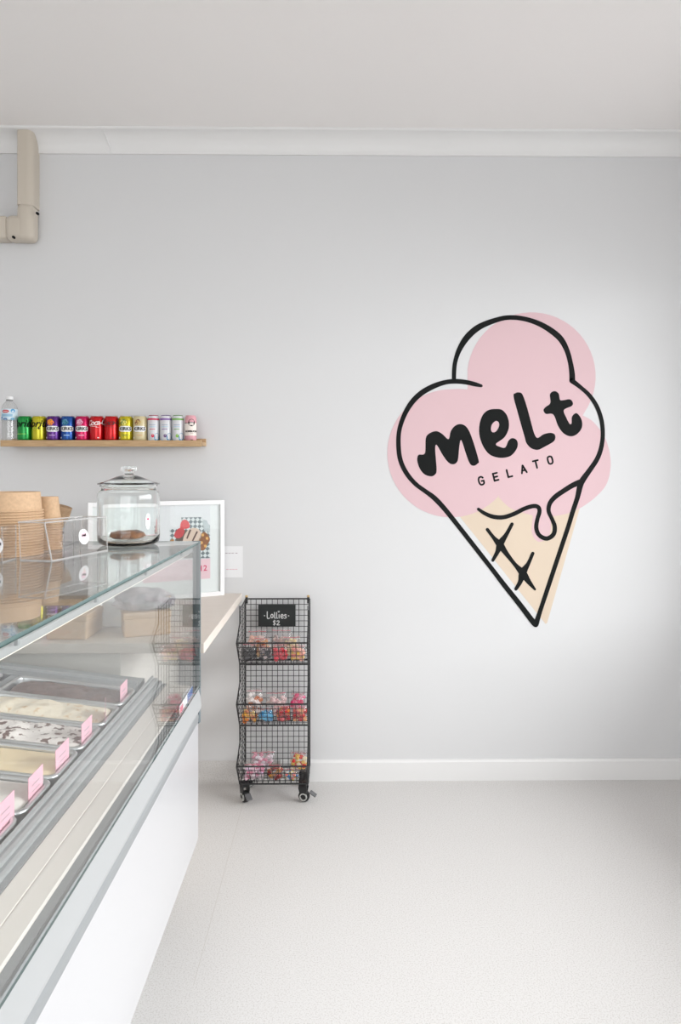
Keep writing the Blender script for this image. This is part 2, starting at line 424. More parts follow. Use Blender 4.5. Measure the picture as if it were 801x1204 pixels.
# ------------------------------------------------------------------ wall decal: ice cream cone with lettering
mural = thing('wall_decal', 'large pink and beige ice cream cone decal with black hand-drawn outline and lettering', 'wall decal', WY(590, 560, YB))
def m2(u, v):
    p = WY(u, v, YB); return (p.x, p.z)
MPX = (WY(700, 557, YB).x - WY(500, 557, YB).x) / 200
def stick(name, me, material, off):
    for v in me.vertices: v.co = Vector((v.co.x, YB - off - v.co.z, v.co.y))
    return link_mesh(name, me, material, mural)
pink = [(550, 457.9), (550, 440.4)]
for k in range(1, 34):
    a = math.radians(180 + k * (214 / 34)); pink.append((625 + 75.5 * math.cos(a), 442.5 + 75.2 * math.sin(a)))
right = catmull([(685.3, 488.5), (698.4, 496.6), (712.4, 516.7), (718.3, 542.9), (714.1, 567.4), (701.9, 583.1), (684.4, 596.2), (668.7, 603.2), (656.4, 606.2), (646.5, 607)], 5)
pink += right
pink += catmull([(647.5, 609), (648, 620.7), (644.9, 631.2), (636.1, 637), (629.1, 634), (625.3, 624.2), (626.8, 607)], 4)
pink += catmull([(626, 605.8), (607.5, 600.6), (597, 595), (588, 586)], 4)
pink += [(586.5, 585)]
for k in range(0, 40):
    a = math.radians(41 + k * (224 / 39)); pink.append((530.5 + 75 * math.cos(a), 533 + 75.3 * math.sin(a)))
pink += [(540, 457.2)]
stick('cone_wafer', poly_fill([[m2(*p) for p in [(538, 604), (587, 570), (684, 590), (643.5, 732.5), (641.5, 733.5), (637.5, 728.5)]]], .0004), M['mural_beige'], 0.0)
stick('ice_cream', poly_fill([[m2(*p) for p in pink]], .0008), M['mural_pink'], 0.0)
SC = MPX
def strokes(name, lists, z1=.0014):
    bm = B()
    for i, s in enumerate(lists):
        ribbon(bm, [(*m2(u, v), ww * SC) for u, v, ww in s], True, 0.0, z1 + i * .00003)
    return stick(name, bm_mesh(bm), M['mural_black'], 0.0)
strokes('outline', [
    [(533.9, 446.5, 4.8), (534.2, 435.2, 5), (535.6, 424.7, 5), (540, 411.6, 6), (547.9, 398.5, 7.3), (558.4, 388, 7.4), (570.6, 381, 6.6), (589.8, 374.6, 5.6), (604, 373.4, 5.5), (619.7, 375.7, 5.6), (635.4, 381.3, 6.2), (649.4, 389.7, 7), (659.9, 399.3, 7), (666.9, 412.4, 6), (670.8, 426.4, 5.8), (672.7, 438.7, 6.6), (673, 447.6, 6.8)],
    [(672.5, 447.6, 6.2), (682.6, 455.3, 4.8), (693.1, 464.9, 5), (701.9, 478, 5), (707.4, 494, 5), (708.9, 511.5, 5), (706.8, 527.2, 5.4), (701.9, 540.3, 5.6), (693.1, 553.4, 6), (685.6, 563.9, 7), (682.3, 570.9, 7), (679.1, 584.9, 5.8), (673.9, 600.6, 5.5), (668.7, 618, 5.2), (661.4, 640, 5.2), (652.6, 666.2, 5.2), (643.9, 692.4, 5.2), (635.2, 718.6, 5.2), (630.6, 733.2, 6.4)],
    [(630, 734, 7), (626.0, 729.9, 6.6), (610.7, 709.9, 6.2), (593.2, 688.0, 5.8), (577.5, 667.5, 5.4), (560, 645.1, 5.4), (540.5, 620.2, 5.4), (523.4, 598.9, 5.8), (511.2, 585.9, 6), (500.7, 577.9, 5.2), (488.5, 568.8, 5.2), (478, 556.2, 5.5), (471, 541.2, 5.5), (468.7, 523.7, 5.4), (469.6, 506.2, 5.2), (475.2, 488.8, 5.5), (484.1, 473.6, 6.1), (495.4, 462.4, 6.4), (509.4, 454.4, 6.2), (523.4, 449.6, 5.4), (535.6, 448.3, 5.6), (547.9, 449.4, 5.4), (558.4, 451.8, 5.2), (566, 453.7, 3.4)],
    [(683.5, 566.5, 7), (673.9, 570.4, 6.2), (663.4, 576.8, 5.8), (652.9, 584.2, 5.8), (646.6, 592.0, 5.3), (645.3, 601.0, 4.8), (649.2, 610.2, 4.6), (652.4, 618.9, 5), (651, 628.2, 5.2), (643.1, 633.2, 5.2), (634.4, 629.4, 5), (630.7, 620.7, 5), (632.1, 610.2, 4.8), (634.5, 601.5, 5), (633, 596.4, 5), (627.4, 595, 5), (616.9, 598, 5), (604.7, 604.1, 5), (592.4, 608.1, 5), (580.2, 607.6, 5), (569.7, 603.4, 4.4), (562.6, 598.6, 3.6)],
])
strokes('waffle_mark', [
    [(573.2, 622.6, 4), (580.5, 632, 4.4), (588.4, 641, 8.2), (594.5, 649.5, 6), (605.5, 663.5, 4.6), (614.8, 673.8, 8.4), (621.5, 683.5, 6), (629.1, 692.9, 2.6)],
    [(602.2, 616.2, 4), (595.5, 628.5, 4.8), (588.6, 639, 8), (585, 649, 5.2), (579.6, 658.8, 3.6)],
    [(626.6, 650.6, 4), (621.4, 662.5, 4.6), (615, 673, 8.6), (611.8, 684, 5.4), (606.8, 692.4, 4)],
])
def z7(p): return (480 + p[0] / 6.675, 450 + p[1] / 6.675)
def z8(p): return (580 + p[0] / 6.675, 450 + p[1] / 6.675)
def glyph(name, loops, conv):
    stick(name, poly_fill([[m2(*conv(p)) for p in catmull(lp, 5, True)] for lp in loops], .0012), M['mural_black'], 0.0)
glyph('letter', [[(72, 590), (85, 565), (132, 553), (138, 440), (163, 400), (220, 380), (268, 402), (317, 443), (335, 380), (370, 337), (415, 325), (460, 350), (500, 430), (553, 605), (545, 635), (515, 652), (485, 635), (455, 560), (425, 468), (412, 452), (402, 500), (392, 600), (375, 632), (345, 640), (310, 620), (270, 565), (235, 503), (218, 488), (213, 530), (224, 680), (212, 720), (180, 735), (130, 720), (95, 680), (75, 630)]], z7)
glyph('letter', [[(558, 400), (562, 320), (588, 250), (635, 213), (700, 206), (740, 215), (775, 255), (792, 315), (786, 372), (755, 430), (690, 480), (718, 502), (762, 508), (788, 455), (818, 435), (852, 450), (861, 490), (843, 535), (803, 575), (738, 590), (668, 578), (620, 545), (580, 480)],
                 [(650, 365), (660, 325), (690, 300), (712, 314), (712, 345), (690, 382), (662, 388)]], z7)
glyph('letter', [[(160, 108), (175, 82), (200, 76), (230, 92), (265, 190), (300, 320), (325, 405), (350, 433), (395, 405), (450, 393), (482, 405), (488, 435), (470, 465), (400, 505), (350, 527), (300, 515), (262, 475), (245, 420), (200, 260)]], z8)
glyph('letter', [[(445, 95), (462, 72), (490, 67), (515, 88), (525, 133), (550, 137), (600, 130), (624, 152), (618, 182), (555, 215), (575, 275), (600, 322), (615, 318), (618, 270), (640, 242), (662, 243), (690, 280), (700, 330), (685, 375), (645, 412), (600, 420), (550, 395), (510, 340), (472, 250), (415, 245), (395, 217), (410, 192), (448, 160)]], z8)
GL = {'G': [[(2.6, -3.2), (1, -4.6), (-1.4, -4.4), (-2.7, -2.2), (-2.7, 1.8), (-1.4, 4.2), (1, 4.5), (2.7, 3), (2.7, .4)], [(2.9, .3), (.3, .3)]],
      'E': [[(-2.4, -4.4), (-2.4, 4.4)], [(-2.4, -4.2), (2.4, -4.2)], [(-2.4, 0), (1.9, 0)], [(-2.4, 4.2), (2.4, 4.2)]],
      'L': [[(-2.2, -4.4), (-2.2, 4.4)], [(-2.2, 4.2), (2.6, 4.2)]],
      'A': [[(-2.9, 4.4), (-.1, -4.4)], [(2.9, 4.4), (.1, -4.4)], [(-1.9, 1.5), (1.9, 1.5)]],
      'T': [[(0, -4.4), (0, 4.4)], [(-3, -4.2), (3, -4.2)]],
      'O': [[(0, -4.5), (2.2, -3.4), (2.7, 0), (2.2, 3.4), (0, 4.5), (-2.2, 3.4), (-2.7, 0), (-2.2, -3.4), (0, -4.5)]]}
ang = math.radians(-14)
for ch, cu_, cv_ in (('G', 566, 565.4), ('E', 583, 560.6), ('L', 599, 556.4), ('A', 615.6, 551.6), ('T', 630.6, 545.8), ('O', 647, 541)):
    strokes('letter', [[(cu_ + x * math.cos(ang) - y * math.sin(ang), cv_ + x * math.sin(ang) + y * math.cos(ang), 2.15) for x, y in st] for st in GL[ch]], .0012)

# ------------------------------------------------------------------ display case
CX, CE, CN = -0.432, 2.216, 0.25         # front glass plane, far end, near end
case = thing('display_case', 'glass gelato display case with white front panel and aluminium rails', 'display case', (CX, CE, 0))
CB = -1.28                               # service side
ob('front_panel', box(B(), CX - .022, CX - .002, CN, CE, .237, .6175, .003), M['white_gloss'], case)
ob('side_panel', box(B(), CB, CX - .022, CE - .018, CE - .001, .237, .735, .002), M['white_gloss'], case)
ob('side_panel', box(B(), CB, CX - .022, CN, CN + .018, .237, .735, .002), M['white_gloss'], case)
ob('back_panel', box(B(), CB, CB + .02, CN + .018, CE - .018, .237, .80, .002), M['white_gloss'], case)
ob('base_tray', box(B(), CB + .02, CX - .022, CN + .018, CE - .018, .237, .257), M['alu_dark'], case)
ob('plinth', box(B(), CB + .12, CX - .22, CN + .15, CE - .15, 0, .237), M['white'], case)
ob('lip', prism(B(), [(CX - .004, .617), (CX + .001, .622), (CX + .002, .640), (CX - .003, .663), (CX - .05, .663), (CX - .05, .617)], CN, CE), M['alu_mid'], case)
ob('bottom_rail', prism(B(), [(CX - .003, .6625), (CX + .008, .664), (CX + .009, .672), (CX + .002, .728), (CX - .002, .7335), (CX - .012, .7335), (CX - .05, .6625)], CN, CE - .004), M['alu'], case)
ob('gasket', prism(B(), [(CX + .0005, .7335), (CX + .002, .7335), (CX + .001, .738), (CX + .0005, .738)], CN, CE), M['alu_dark'], case)
bm = B(); slab(bm, [(CX, CN, .7335), (CX, CE - .012, .7335), (CX, CE - .012, 1.196), (CX, CN, 1.196)], .006); ob('front_glass', bm, [M['glass'], M['glass_edge']], case)
bm = B(); slab(bm, [(CX + .003, CN, 1.196), (CX + .003, CE, 1.196), (CB, CE, 1.196), (CB, CN, 1.196)], .006); ob('top_glass', bm, [M['glass'], M['glass_edge']], case)
bm = B(); slab(bm, [(CX - .012, CE - .009, .735), (CX - .012, CE - .009, 1.196), (CB, CE - .009, 1.196), (CB, CE - .009, .735)], .006); ob('end_glass', bm, [M['glass'], M['glass_edge']], case)
bm = B(); slab(bm, [(CX - .012, CN, .735), (CX - .012, CN, 1.196), (CB, CN, 1.196), (CB, CN, .735)], .006); ob('end_glass', bm, [M['glass'], M['glass_edge']], case)
ob('post', prism(B(), [(CX - .018, CE - .012), (CX + .003, CE - .014), (CX + .005, CE - .006), (CX + .005, CE + .004), (CX - .018, CE + .004)], .617, 1.2025, 'z'), M['post'], case)
ob('post', box(B(), CB, CB + .02, CE - .02, CE, .80, 1.196, .002), M['post'], case)
ob('hinge_clip', box(B(), CX - .026, CX - .019, CE - .03, CE - .016, 1.168, 1.190, .002), M['steel'], case)
lb = ob('light_bar', box(B(), CX - .034, CX - .016, CN, CE - .02, 1.168, 1.182, .003), M['alu'], case)
ob('lamp', box(B(), CX - .031, CX - .019, CN + .05, CE - .07, 1.1665, 1.1685), M['led'], lb)
for yy in (2.0, 1.62, 1.28, .96): ob('glass_clip', box(B(), CX - .012, CX - .006, yy - .004, yy + .004, 1.180, 1.196, .001), M['alu_dark'], case)
ob('inner_gutter', prism(B(), [(CX - .007, .7345), (CX - .024, .7345), (CX - .024, .724), (CX - .03, .724), (CX - .03, .70), (CX - .007, .70)], CN + .006, CE - .012), M['alu_dark'], case)
ob('inner_apron', prism(B(), [(CX - .024, .7335), (CX - .028, .738), (CX - .063, .7415), (CX - .064, .740), (CX - .066, .740), (CX - .067, .742), (CX - .099, .7455), (CX - .104, .742), (CX - .104, .70), (CX - .03, .70)], CN + .006, CE - .014), M['cream'], case)
cols = [('alu_dark', [(-.534, .70), (-.534, .7465), (-.546, .7465), (-.546, .70)]),
        ('alu', [(-.546, .70), (-.546, .753), (-.551, .755), (-.553, .755), (-.553, .70)]),
        ('alu_dark', [(-.553, .70), (-.553, .7555), (-.559, .7555), (-.559, .70)]),
        ('alu', [(-.559, .70), (-.559, .763), (-.565, .765), (-.567, .765), (-.567, .70)]),
        ('alu_mid', [(-.567, .70), (-.567, .764), (-.574, .764), (-.574, .70)]),
        ('alu', [(-.574, .70), (-.574, .770), (-.580, .772), (-.580, .70)])]
for mname, pr in cols:
    ob('inner_rail', prism(B(), pr, CN + .006, CE - .016), M[mname], case)
TILT = math.atan(.118)
def deck(x):           # height of the sloping pan deck; x is negative towards the service side
    return .776 + (-.58 - x) * .118
# deck frame: bars at the far end, at the middle, at the service side
def deck_bar(x0, x1, y0, y1, dz0, dz1, m, name='deck_bar'):
    ob(name, prism(B(), [(x0, deck(x0) + dz0), (x1, deck(x1) + dz0), (x1, deck(x1) + dz1), (x0, deck(x0) + dz1)], y0, y1), m, case)
deck_bar(-.60, CB + .03, 2.062, 2.105, -.03, -.004, M['alu_mid'])
deck_bar(-.60, CB + .03, 2.105, 2.112, -.03, .004, M['alu'])
deck_bar(-.60, CB + .03, 2.112, 2.19, -.03, -.012, M['alu_dark'])
deck_bar(-.945, -.965, CN + .02, 2.062, -.03, -.006, M['alu_dark'])
deck_bar(-.58, CB + .03, CN + .02, 2.19, -.16, -.155, M['steel'], 'deck_floor')
bm = B()
yA, yB_ = 1.93, 2.105
slab(bm, [(CX + .0012, yA, .741), (CX + .0012, yB_, .741), (CX + .0012, yB_, .769), (CX + .0012, yA, .765)], .0005, 0, 0)
gst = ob('sticker', bm, M['paper'], case)
ob('print', slab(B(), [(CX + .0016, 2.03, .742), (CX + .0016, 2.104, .742), (CX + .0016, 2.104, .767), (CX + .0016, 2.03, .766)], .0003, 0, 0), flat(90, 120, 175), gst)
ob('print', slab(B(), [(CX + .002, 2.09, .75), (CX + .002, 2.104, .75), (CX + .002, 2.104, .767), (CX + .002, 2.09, .767)], .0003, 0, 0), flat(20, 90, 160), gst)
ob('print', slab(B(), [(CX + .0016, 1.935, .742), (CX + .0016, 1.972, .742), (CX + .0016, 1.972, .760), (CX + .0016, 1.935, .76)], .0003, 0, 0), flat(235, 140, 160), gst)

# ------------------------------------------------------------------ gelato tubs and flavour cards
PW, PL, PITCH = .146, .352, .152
def gel_mat(name, c1, c2, scale, ramp, rough=.55, bump=.5):
    return mat(name, c1, rough, col2=c2, noise_scale=scale, ramp=ramp, bump=bump, bump_scale=90, detail=5)
GM = {
 'chocolate': gel_mat('chocolate_gelato', (.20, .125, .105), (.10, .055, .048), 55, (.3, .7)),
 'cream': gel_mat('cream_gelato', (.94, .83, .66), (.76, .52, .28), 60, (.30, .44)),
 'cookies': gel_mat('cookie_gelato', (.92, .85, .81), (.15, .07, .05), 52, (.41, .46)),
 'custard': gel_mat('custard_gelato', (.97, .78, .50), (.93, .74, .47), 9, (.3, .7), .5, .15),
 'white': gel_mat('white_gelato', (.90, .85, .80), (.84, .77, .72), 9, (.3, .7), .55, .25),
 'berry': gel_mat('berry_gelato', (.72, .25, .33), (.55, .10, .18), 14, (.3, .7)),
 'mint': gel_mat('mint_gelato', (.70, .84, .72), (.25, .20, .15), 26, (.33, .40)),
}
def pan_mesh():
    bm = B(); r = .022
    def ring(hx, hy, z, rr, n=5):
        pts = []
        for sx_, sy_, a0 in ((1, 1, 0), (-1, 1, 90), (-1, -1, 180), (1, -1, 270)):
            for k in range(n + 1):
                a = math.radians(a0 + 90 * k / n); pts.append((sx_ * (hx - rr) + rr * math.cos(a), sy_ * (hy - rr) + rr * math.sin(a), z))
        return [bm.verts.new(p) for p in pts]
    rings = [ring(PL / 2, PW / 2, -.004, r), ring(PL / 2, PW / 2, 0, r), ring(PL / 2 - .002, PW / 2 - .002, .002, r), ring(PL / 2 - .009, PW / 2 - .009, .001, r - .004),
             ring(PL / 2 - .010, PW / 2 - .010, -.004, r - .004), ring(PL / 2 - .018, PW / 2 - .016, -.115, r - .006)]
    for a, b in zip(rings[:-1], rings[1:]):
        n = len(a)
        for k in range(n): bm.faces.new([a[k], a[(k + 1) % n], b[(k + 1) % n], b[k]])
    bm.faces.new(rings[-1])
    return bm_mesh(bm, 'tray')
PANM = pan_mesh()
for p in PANM.polygons: p.use_smooth = True
PANM.materials.append(M['steel'])
def gelato_mesh(seed, amp, level, peak, gap=0.0):
    bm = B(); nx, ny = 44, 20; hx, hy = PL / 2 - .0125 - gap, PW / 2 - .0125 - gap * .4
    rc = .02 + gap * 1.6; rc = min(rc, hy)
    g = {}
    for i in range(nx + 1):
        for j in range(ny + 1):
            x = (2 * i / nx - 1); y = (2 * j / ny - 1)
            X, Y = x * hx, y * hy
            # pull the corners onto a rounded outline
            cx, cy_ = hx - rc, hy - rc
            if abs(X) > cx and abs(Y) > cy_:
                a, b = abs(X) - cx, abs(Y) - cy_
                m_, l_ = max(a, b), math.hypot(a, b)
                if l_ > 1e-9: a, b = a * m_ / l_, b * m_ / l_
                X, Y = math.copysign(cx + a, X), math.copysign(cy_ + b, Y)
            edge = (1 - abs(x) ** 6) * (1 - abs(y) ** 4)
            n1 = noise.noise(Vector((X * 14 + seed, Y * 22, seed * 3.1))) + .5 * noise.noise(Vector((X * 40, Y * 40 + seed, 1.7)))
            ridge = .4 * math.sin(X * 70 + 9 * Y + seed + 2 * noise.noise(Vector((X * 9, Y * 9, seed))))
            z = level + edge * (peak + amp * (n1 + ridge))
            g[i, j] = bm.verts.new((X, Y, z))
    for i in range(nx):
        for j in range(ny):
            bm.faces.new([g[i, j], g[i + 1, j], g[i + 1, j + 1], g[i, j + 1]])
    # skirt down into the tub
    border = [g[i, 0] for i in range(nx + 1)] + [g[nx, j] for j in range(1, ny + 1)] + [g[i, ny] for i in range(nx - 1, -1, -1)] + [g[0, j] for j in range(ny - 1, 0, -1)]
    low = [bm.verts.new((v.co.x * .97, v.co.y * .97, level - .03)) for v in border]
    n = len(border)
    for k in range(n): bm.faces.new([border[k], low[k], low[(k + 1) % n], border[(k + 1) % n]])
    return bm
CARD = None
def add_pan(xfront, yc, flavour, label, seed, amp, level, peak, gap=0):
    e = thing('gelato_tub', label, 'gelato tub', (xfront - PL / 2 * math.cos(TILT), yc, deck(xfront - PL / 2)), 0, 'gelato tubs in the display case')
    o = bpy.data.objects.new('tray', PANM); COL.objects.link(o); o.parent = e; o.rotation_euler = (0, TILT, 0)
    gme = gelato_mesh(seed, amp, level, peak, gap)
    q = ob('gelato', gme, GM[flavour], e, True, True); q.rotation_euler = (0, TILT, 0)
y0 = 2.052 - PITCH / 2
front_row = [
 ('chocolate', 'steel tub of mauve-brown chocolate gelato at the far end of the case', 1.0, .006, -.006, .010, .010),
 ('cream', 'steel tub of cream gelato with caramel flecks, beside the chocolate one', 2.3, .008, -.004, .010, .004),
 ('cookies', 'steel tub of white gelato swirled with dark cookie crumbs', 3.1, .007, -.004, .010, .004),
 ('custard', 'steel tub of smooth pale yellow gelato beside the cookie one', 4.7, .001, -.007, .004, .002),
 ('white', 'steel tub of plain white gelato beside the pale yellow one', 5.2, .003, -.006, .010, .004),
 ('mint', 'steel tub of gelato next to the plain white one', 6.6, .003, -.006, .008, .004),
 ('berry', 'steel tub of pink berry gelato at the near end of the case', 7.4, .003, -.006, .008, .004),
]
for i, (fl_, lab, sd, amp, lev, pk, gp) in enumerate(front_row):
    add_pan(-.585, y0 - i * PITCH, fl_, lab, sd, amp, lev, pk, gp)
back_row = [('white', 'steel tub of white gelato in the rear row, at the far end'), ('berry', 'steel tub of pink berry gelato in the rear row, second from the far end'),
            ('cream', 'steel tub of cream gelato in the rear row, third from the far end'), ('chocolate', 'steel tub of chocolate gelato in the rear row, fourth from the far end')]
for i, (fl_, lab) in enumerate(back_row):
    e = thing('gelato_tub', lab, 'gelato tub', (-.972 - .14, y0 - i * PITCH, deck(-.972 - .14)), 0, 'gelato tubs in the display case')
    o = bpy.data.objects.new('tray', PANM); COL.objects.link(o); o.parent = e; o.rotation_euler = (0, TILT, 0); o.scale = (.78, 1, 1)
    q = ob('gelato', gelato_mesh(9 + i, .003, -.012, .006, .003), GM[fl_], e, True, True); q.rotation_euler = (0, TILT, 0); q.scale = (.78, 1, 1)

def flavour_card(c, yaw, lean, label, wd=.070, ht=.056):
    """upright pink card; c = middle of its lower edge"""
    e = thing('flavour_card', label, 'flavour card', c, 0, 'pink flavour cards in the gelato tubs')
    R = Matrix.Rotation(yaw, 4, 'Z') @ Matrix.Rotation(lean, 4, 'X')
    bm = B(); box(bm, -.0006, .0006, -wd / 2, wd / 2, -.012, ht, rot=R)
    ob('card', bm, M['card_pink'], e, True)
    for zz, h in ((.033, .004), (.021, .003)):
        bm = B(); box(bm, .0006, .0009, -wd * .26, wd * .24, zz, zz + h * .6, rot=R); ob('text_line', bm, M['ink_soft'], e, True)
def cardpos(u, v, x):
    p = WXp(u, v, x); return p
cards = [((145.5, 825), -.605, 0.02, 0.0, 'at the chocolate gelato'), ((124, 851), -.60, .32, .22, 'leaning in the cream gelato'), ((102, 873), -.60, .0, 0, 'in the cookie crumb gelato'),
         ((73.5, 904), -.60, -.02, .04, 'in the pale yellow gelato'), ((42, 939), -.60, .02, 0, 'in the plain white gelato'), ((6, 975), -.60, 0, 0, 'in the tub past the plain white gelato')]
for (u, v), x, yw, ln, lb_ in cards:
    flavour_card(cardpos(u, v, x), yw, ln, 'pink flavour card with dark print ' + lb_)
flavour_card((-1.0, 2.015, .822), 0, 0, 'pink flavour card with dark print in the rear row of tubs')

# ------------------------------------------------------------------ things on top of the case
TZ = 1.2022
def lathe_ob(name, prof, m, parent, n=40, close=False, local=True):
    return ob(name, lathe(B(), prof, n, (0, 0, 0), close), m, parent, local, True)
jx = WY(151.5, HV, 2.108).x
jar = thing('glass_jar', 'round lidded glass jar with a knob, standing on the display case', 'jar', (jx, 2.108, TZ))
body = [(0, 0), (.060, 0), (.072, .0005), (.083, .004), (.0895, .011), (.0920, .019), (.0925, .024), (.0925, .030), (.0925, .140), (.0925, .152), (.0915, .158), (.088, .163), (.083, .1665), (.0810, .170), (.0810, .173), (.084, .177), (.086, .180), (.086, .183),
        (.081, .183), (.0795, .180), (.0765, .174), (.0765, .170), (.079, .166), (.084, .161), (.0872, .156), (.0882, .150), (.0885, .140), (.0885, .034), (.0882, .027), (.086, .019), (.081, .0135), (.074, .011), (.060, .010), (0, .010)]
lathe_ob('jar_body', body, M['jar'], jar, 48)
lid = [(0, .2040), (.030, .2025), (.050, .1970), (.066, .1900), (.074, .1862), (.078, .1845), (.088, .1843), (.0915, .1850), (.0925, .1868), (.0912, .1890), (.086, .1902), (.076, .1925), (.060, .1985), (.042, .2065), (.026, .2118), (.017, .2145), (.0135, .2175), (.0130, .2200), (.0155, .2225), (.0205, .2250), (.0230, .2285), (.0235, .2330), (.0230, .2375), (.0210, .2405), (.017, .2415), (0, .2415)]
lathe_ob('lid', lid, M['jar'], jar, 48)
st_ = B()
spot(st_, .0931, .0, .075, .0085, .024, 20); me = bm_mesh(st_)
for v in me.vertices: v.co = Matrix.Rotation(.92, 3, 'Z') @ v.co
js = link_mesh('sticker', me, M['paper'], jar, True)
st_ = B(); spot(st_, .0935, .0, .082, .004, .003, 8); me = bm_mesh(st_)
for v in me.vertices: v.co = Matrix.Rotation(.92, 3, 'Z') @ v.co
link_mesh('print', me, M['pink_text'], js, True)
# chocolate biscuit in the jar
bc = B(); lathe(bc, [(.012, .006), (.030, .001), (.046, .005), (.052, .014), (.048, .024), (.034, .030), (.018, .029), (.012, .024)], 36, (0, 0, 0), True)
for v in bc.verts:
    v.co += Vector((noise.noise(v.co * 40), noise.noise(v.co * 40 + Vector((5, 0, 0))), noise.noise(v.co * 45 + Vector((0, 9, 0))))) * .0035
bis = ob('chocolate_biscuit', bc, M['biscuit'], None, True, True)
bis.location = (jx + .0, 2.098, TZ + .0125); tag(bis, 'glossy brown ring biscuit lying inside the glass jar', 'biscuit')

# kraft bowls, nested upside down
def paper_cup_mesh(rb, rr, h, t, rim):
    bm = B()
    s = (rr - rb) / h
    prof = [(0, h - .0030), (rb - t - .001, h - .0030), (rb - t, h), (rb, h), (rb + s * (h - rim * 2), rim * 2)]
    for k in range(7):
        a = PI / 2 - PI * k / 6; prof.append((rr + rim * 1.0 + rim * math.cos(a) * 1.0, rim + rim * math.sin(a)))
    prof += [(rr - t, 0), (rb + s * .0042 - t, h - .0042), (0, h - .0042)]
    lathe(bm, prof, 44)
    me = bpy.data.meshes.new('cup'); bmesh.ops.recalc_face_normals(bm, faces=bm.faces[:]); bm.to_mesh(me); bm.free()
    for p in me.polygons: p.use_smooth = True
    me.set_sharp_from_angle(angle=math.radians(50)); me.materials.append(M['kraft']); return me
ORD = ['top', 'second', 'third', 'fourth', 'fifth', 'sixth', 'seventh', 'eighth', 'ninth', 'tenth', 'eleventh', 'twelfth', 'thirteenth', 'fourteenth', 'fifteenth', 'sixteenth', 'seventeenth']
def cup_stack(name, me, x, y, n, d, lab_top, lab, cat, group):
    for k in range(n):
        o = bpy.data.objects.new(name, me); COL.objects.link(o)
        o.location = (x, y, TZ + k * d)
        tag(o, lab_top if k == n - 1 else lab % ORD[n - 1 - k], cat, group)
bowl = paper_cup_mesh(.0825, .0870, .052, .0004, .0024)
cup_stack('paper_bowl', bowl, WY(8.5, HV, 1.855).x, 1.855, 17, .0073, 'kraft paper bowl on top of the wide upside-down stack', 'kraft paper bowl, %s from the top of the wide upside-down stack', 'paper bowl', 'kraft bowls in the wide stack')
cup = paper_cup_mesh(.030, .0375, .064, .0005, .0022)
cup_stack('paper_cup', cup, WY(55.5, HV, 1.985).x, 1.985, 13, .0073, 'kraft paper cup on top of the slim upside-down stack', 'kraft paper cup, %s from the top of the slim upside-down stack', 'paper cup', 'kraft cups in the slim stack')

def oval_sticker(parent, c, right, up, rw, rh):
    c = Vector(c); r, u = Vector(right).normalized(), Vector(up).normalized(); n = r.cross(u)
    def oval(k, off, sx_=1, dx=0, dy=0, pts=28):
        t = B(); t.faces.new([t.verts.new(c + n * off + r * (dx + rw * sx_ * k * math.cos(2 * PI * i / pts)) + u * (dy + rh * k * math.sin(2 * PI * i / pts))) for i in range(pts)]); return t
    s = ob('sticker', oval(1, .0006), M['paper'], parent)
    t = B(); t.faces.new([t.verts.new(c + n * .001 + r * a + u * b) for a, b in ((-rw * .42, rh * .05), (0, -rh * .72), (rw * .42, rh * .05))]); ob('print', t, flat(240, 216, 205), s)
    ob('print', oval(.46, .0011, 1.1, 0, rh * .22), flat(238, 200, 212), s)
    me = on_plane(text_mesh('melt', rh * .50, .2, .0001, .0004), c + n * .0014 + u * rh * .20, r, u)
    link_mesh('lettering', me, M['ink'], s, False)
# clear acrylic bin beside the bowls
bin1 = thing('acrylic_bin', 'empty clear acrylic bin with an oval sticker, in front of the paper cups', 'acrylic bin', (-.70, 1.80, TZ))
A, Bq = Vector((-.697, 1.705, TZ)), Vector((-.637, 1.945, TZ))
wv = Vector((-.088, .020, 0))
At, Bt = Vector((-.722, 1.722, 1.297)), Vector((-.644, 1.952, 1.297)); wt = Vector((-.075, .020, 0))
bm = B(); slab(bm, [A, Bq, Bq + wv, A + wv], .003); ob('base', bm, [M['acrylic'], M['acrylic_edge']], bin1)
for nm, q in (('side', [A, Bq, Bt, At]), ('side', [Bq + wv, A + wv, At + wt, Bt + wt]), ('end', [A + wv, A, At, At + wt]), ('end', [Bq, Bq + wv, Bt + wt, Bt])):
    bm = B(); slab(bm, q, -.003); ob(nm, bm, [M['acrylic'], M['acrylic_edge']], bin1)
bm = B()
rod(bm, At, Bt, .0022, 6); rod(bm, At, At + wt, .0018, 6); rod(bm, Bt, Bt + wt, .002, 6); rod(bm, At + wt, Bt + wt, .0022, 6)
ob('rim', bm, M['acrylic_edge'], bin1)
bm = B(); rod(bm, A, At, .0012, 6); ob('edge', bm, M['acrylic_edge'], bin1)
bm = B(); rod(bm, A, A + wv, .0020, 6); ob('edge', bm, M['acrylic_edge'], bin1)
bm = B(); rod(bm, A, Bq, .0014, 6); ob('edge', bm, M['acrylic_edge'], bin1)
sd = (Bq - A).normalized(); upv = ((At + Bt) / 2 - (A + Bq) / 2).normalized(); nrm = sd.cross(upv).normalized()
oval_sticker(bin1, A + (Bq - A) * .55 + upv * .049 + nrm * .004, sd, upv, .022, .020 * 1.05)
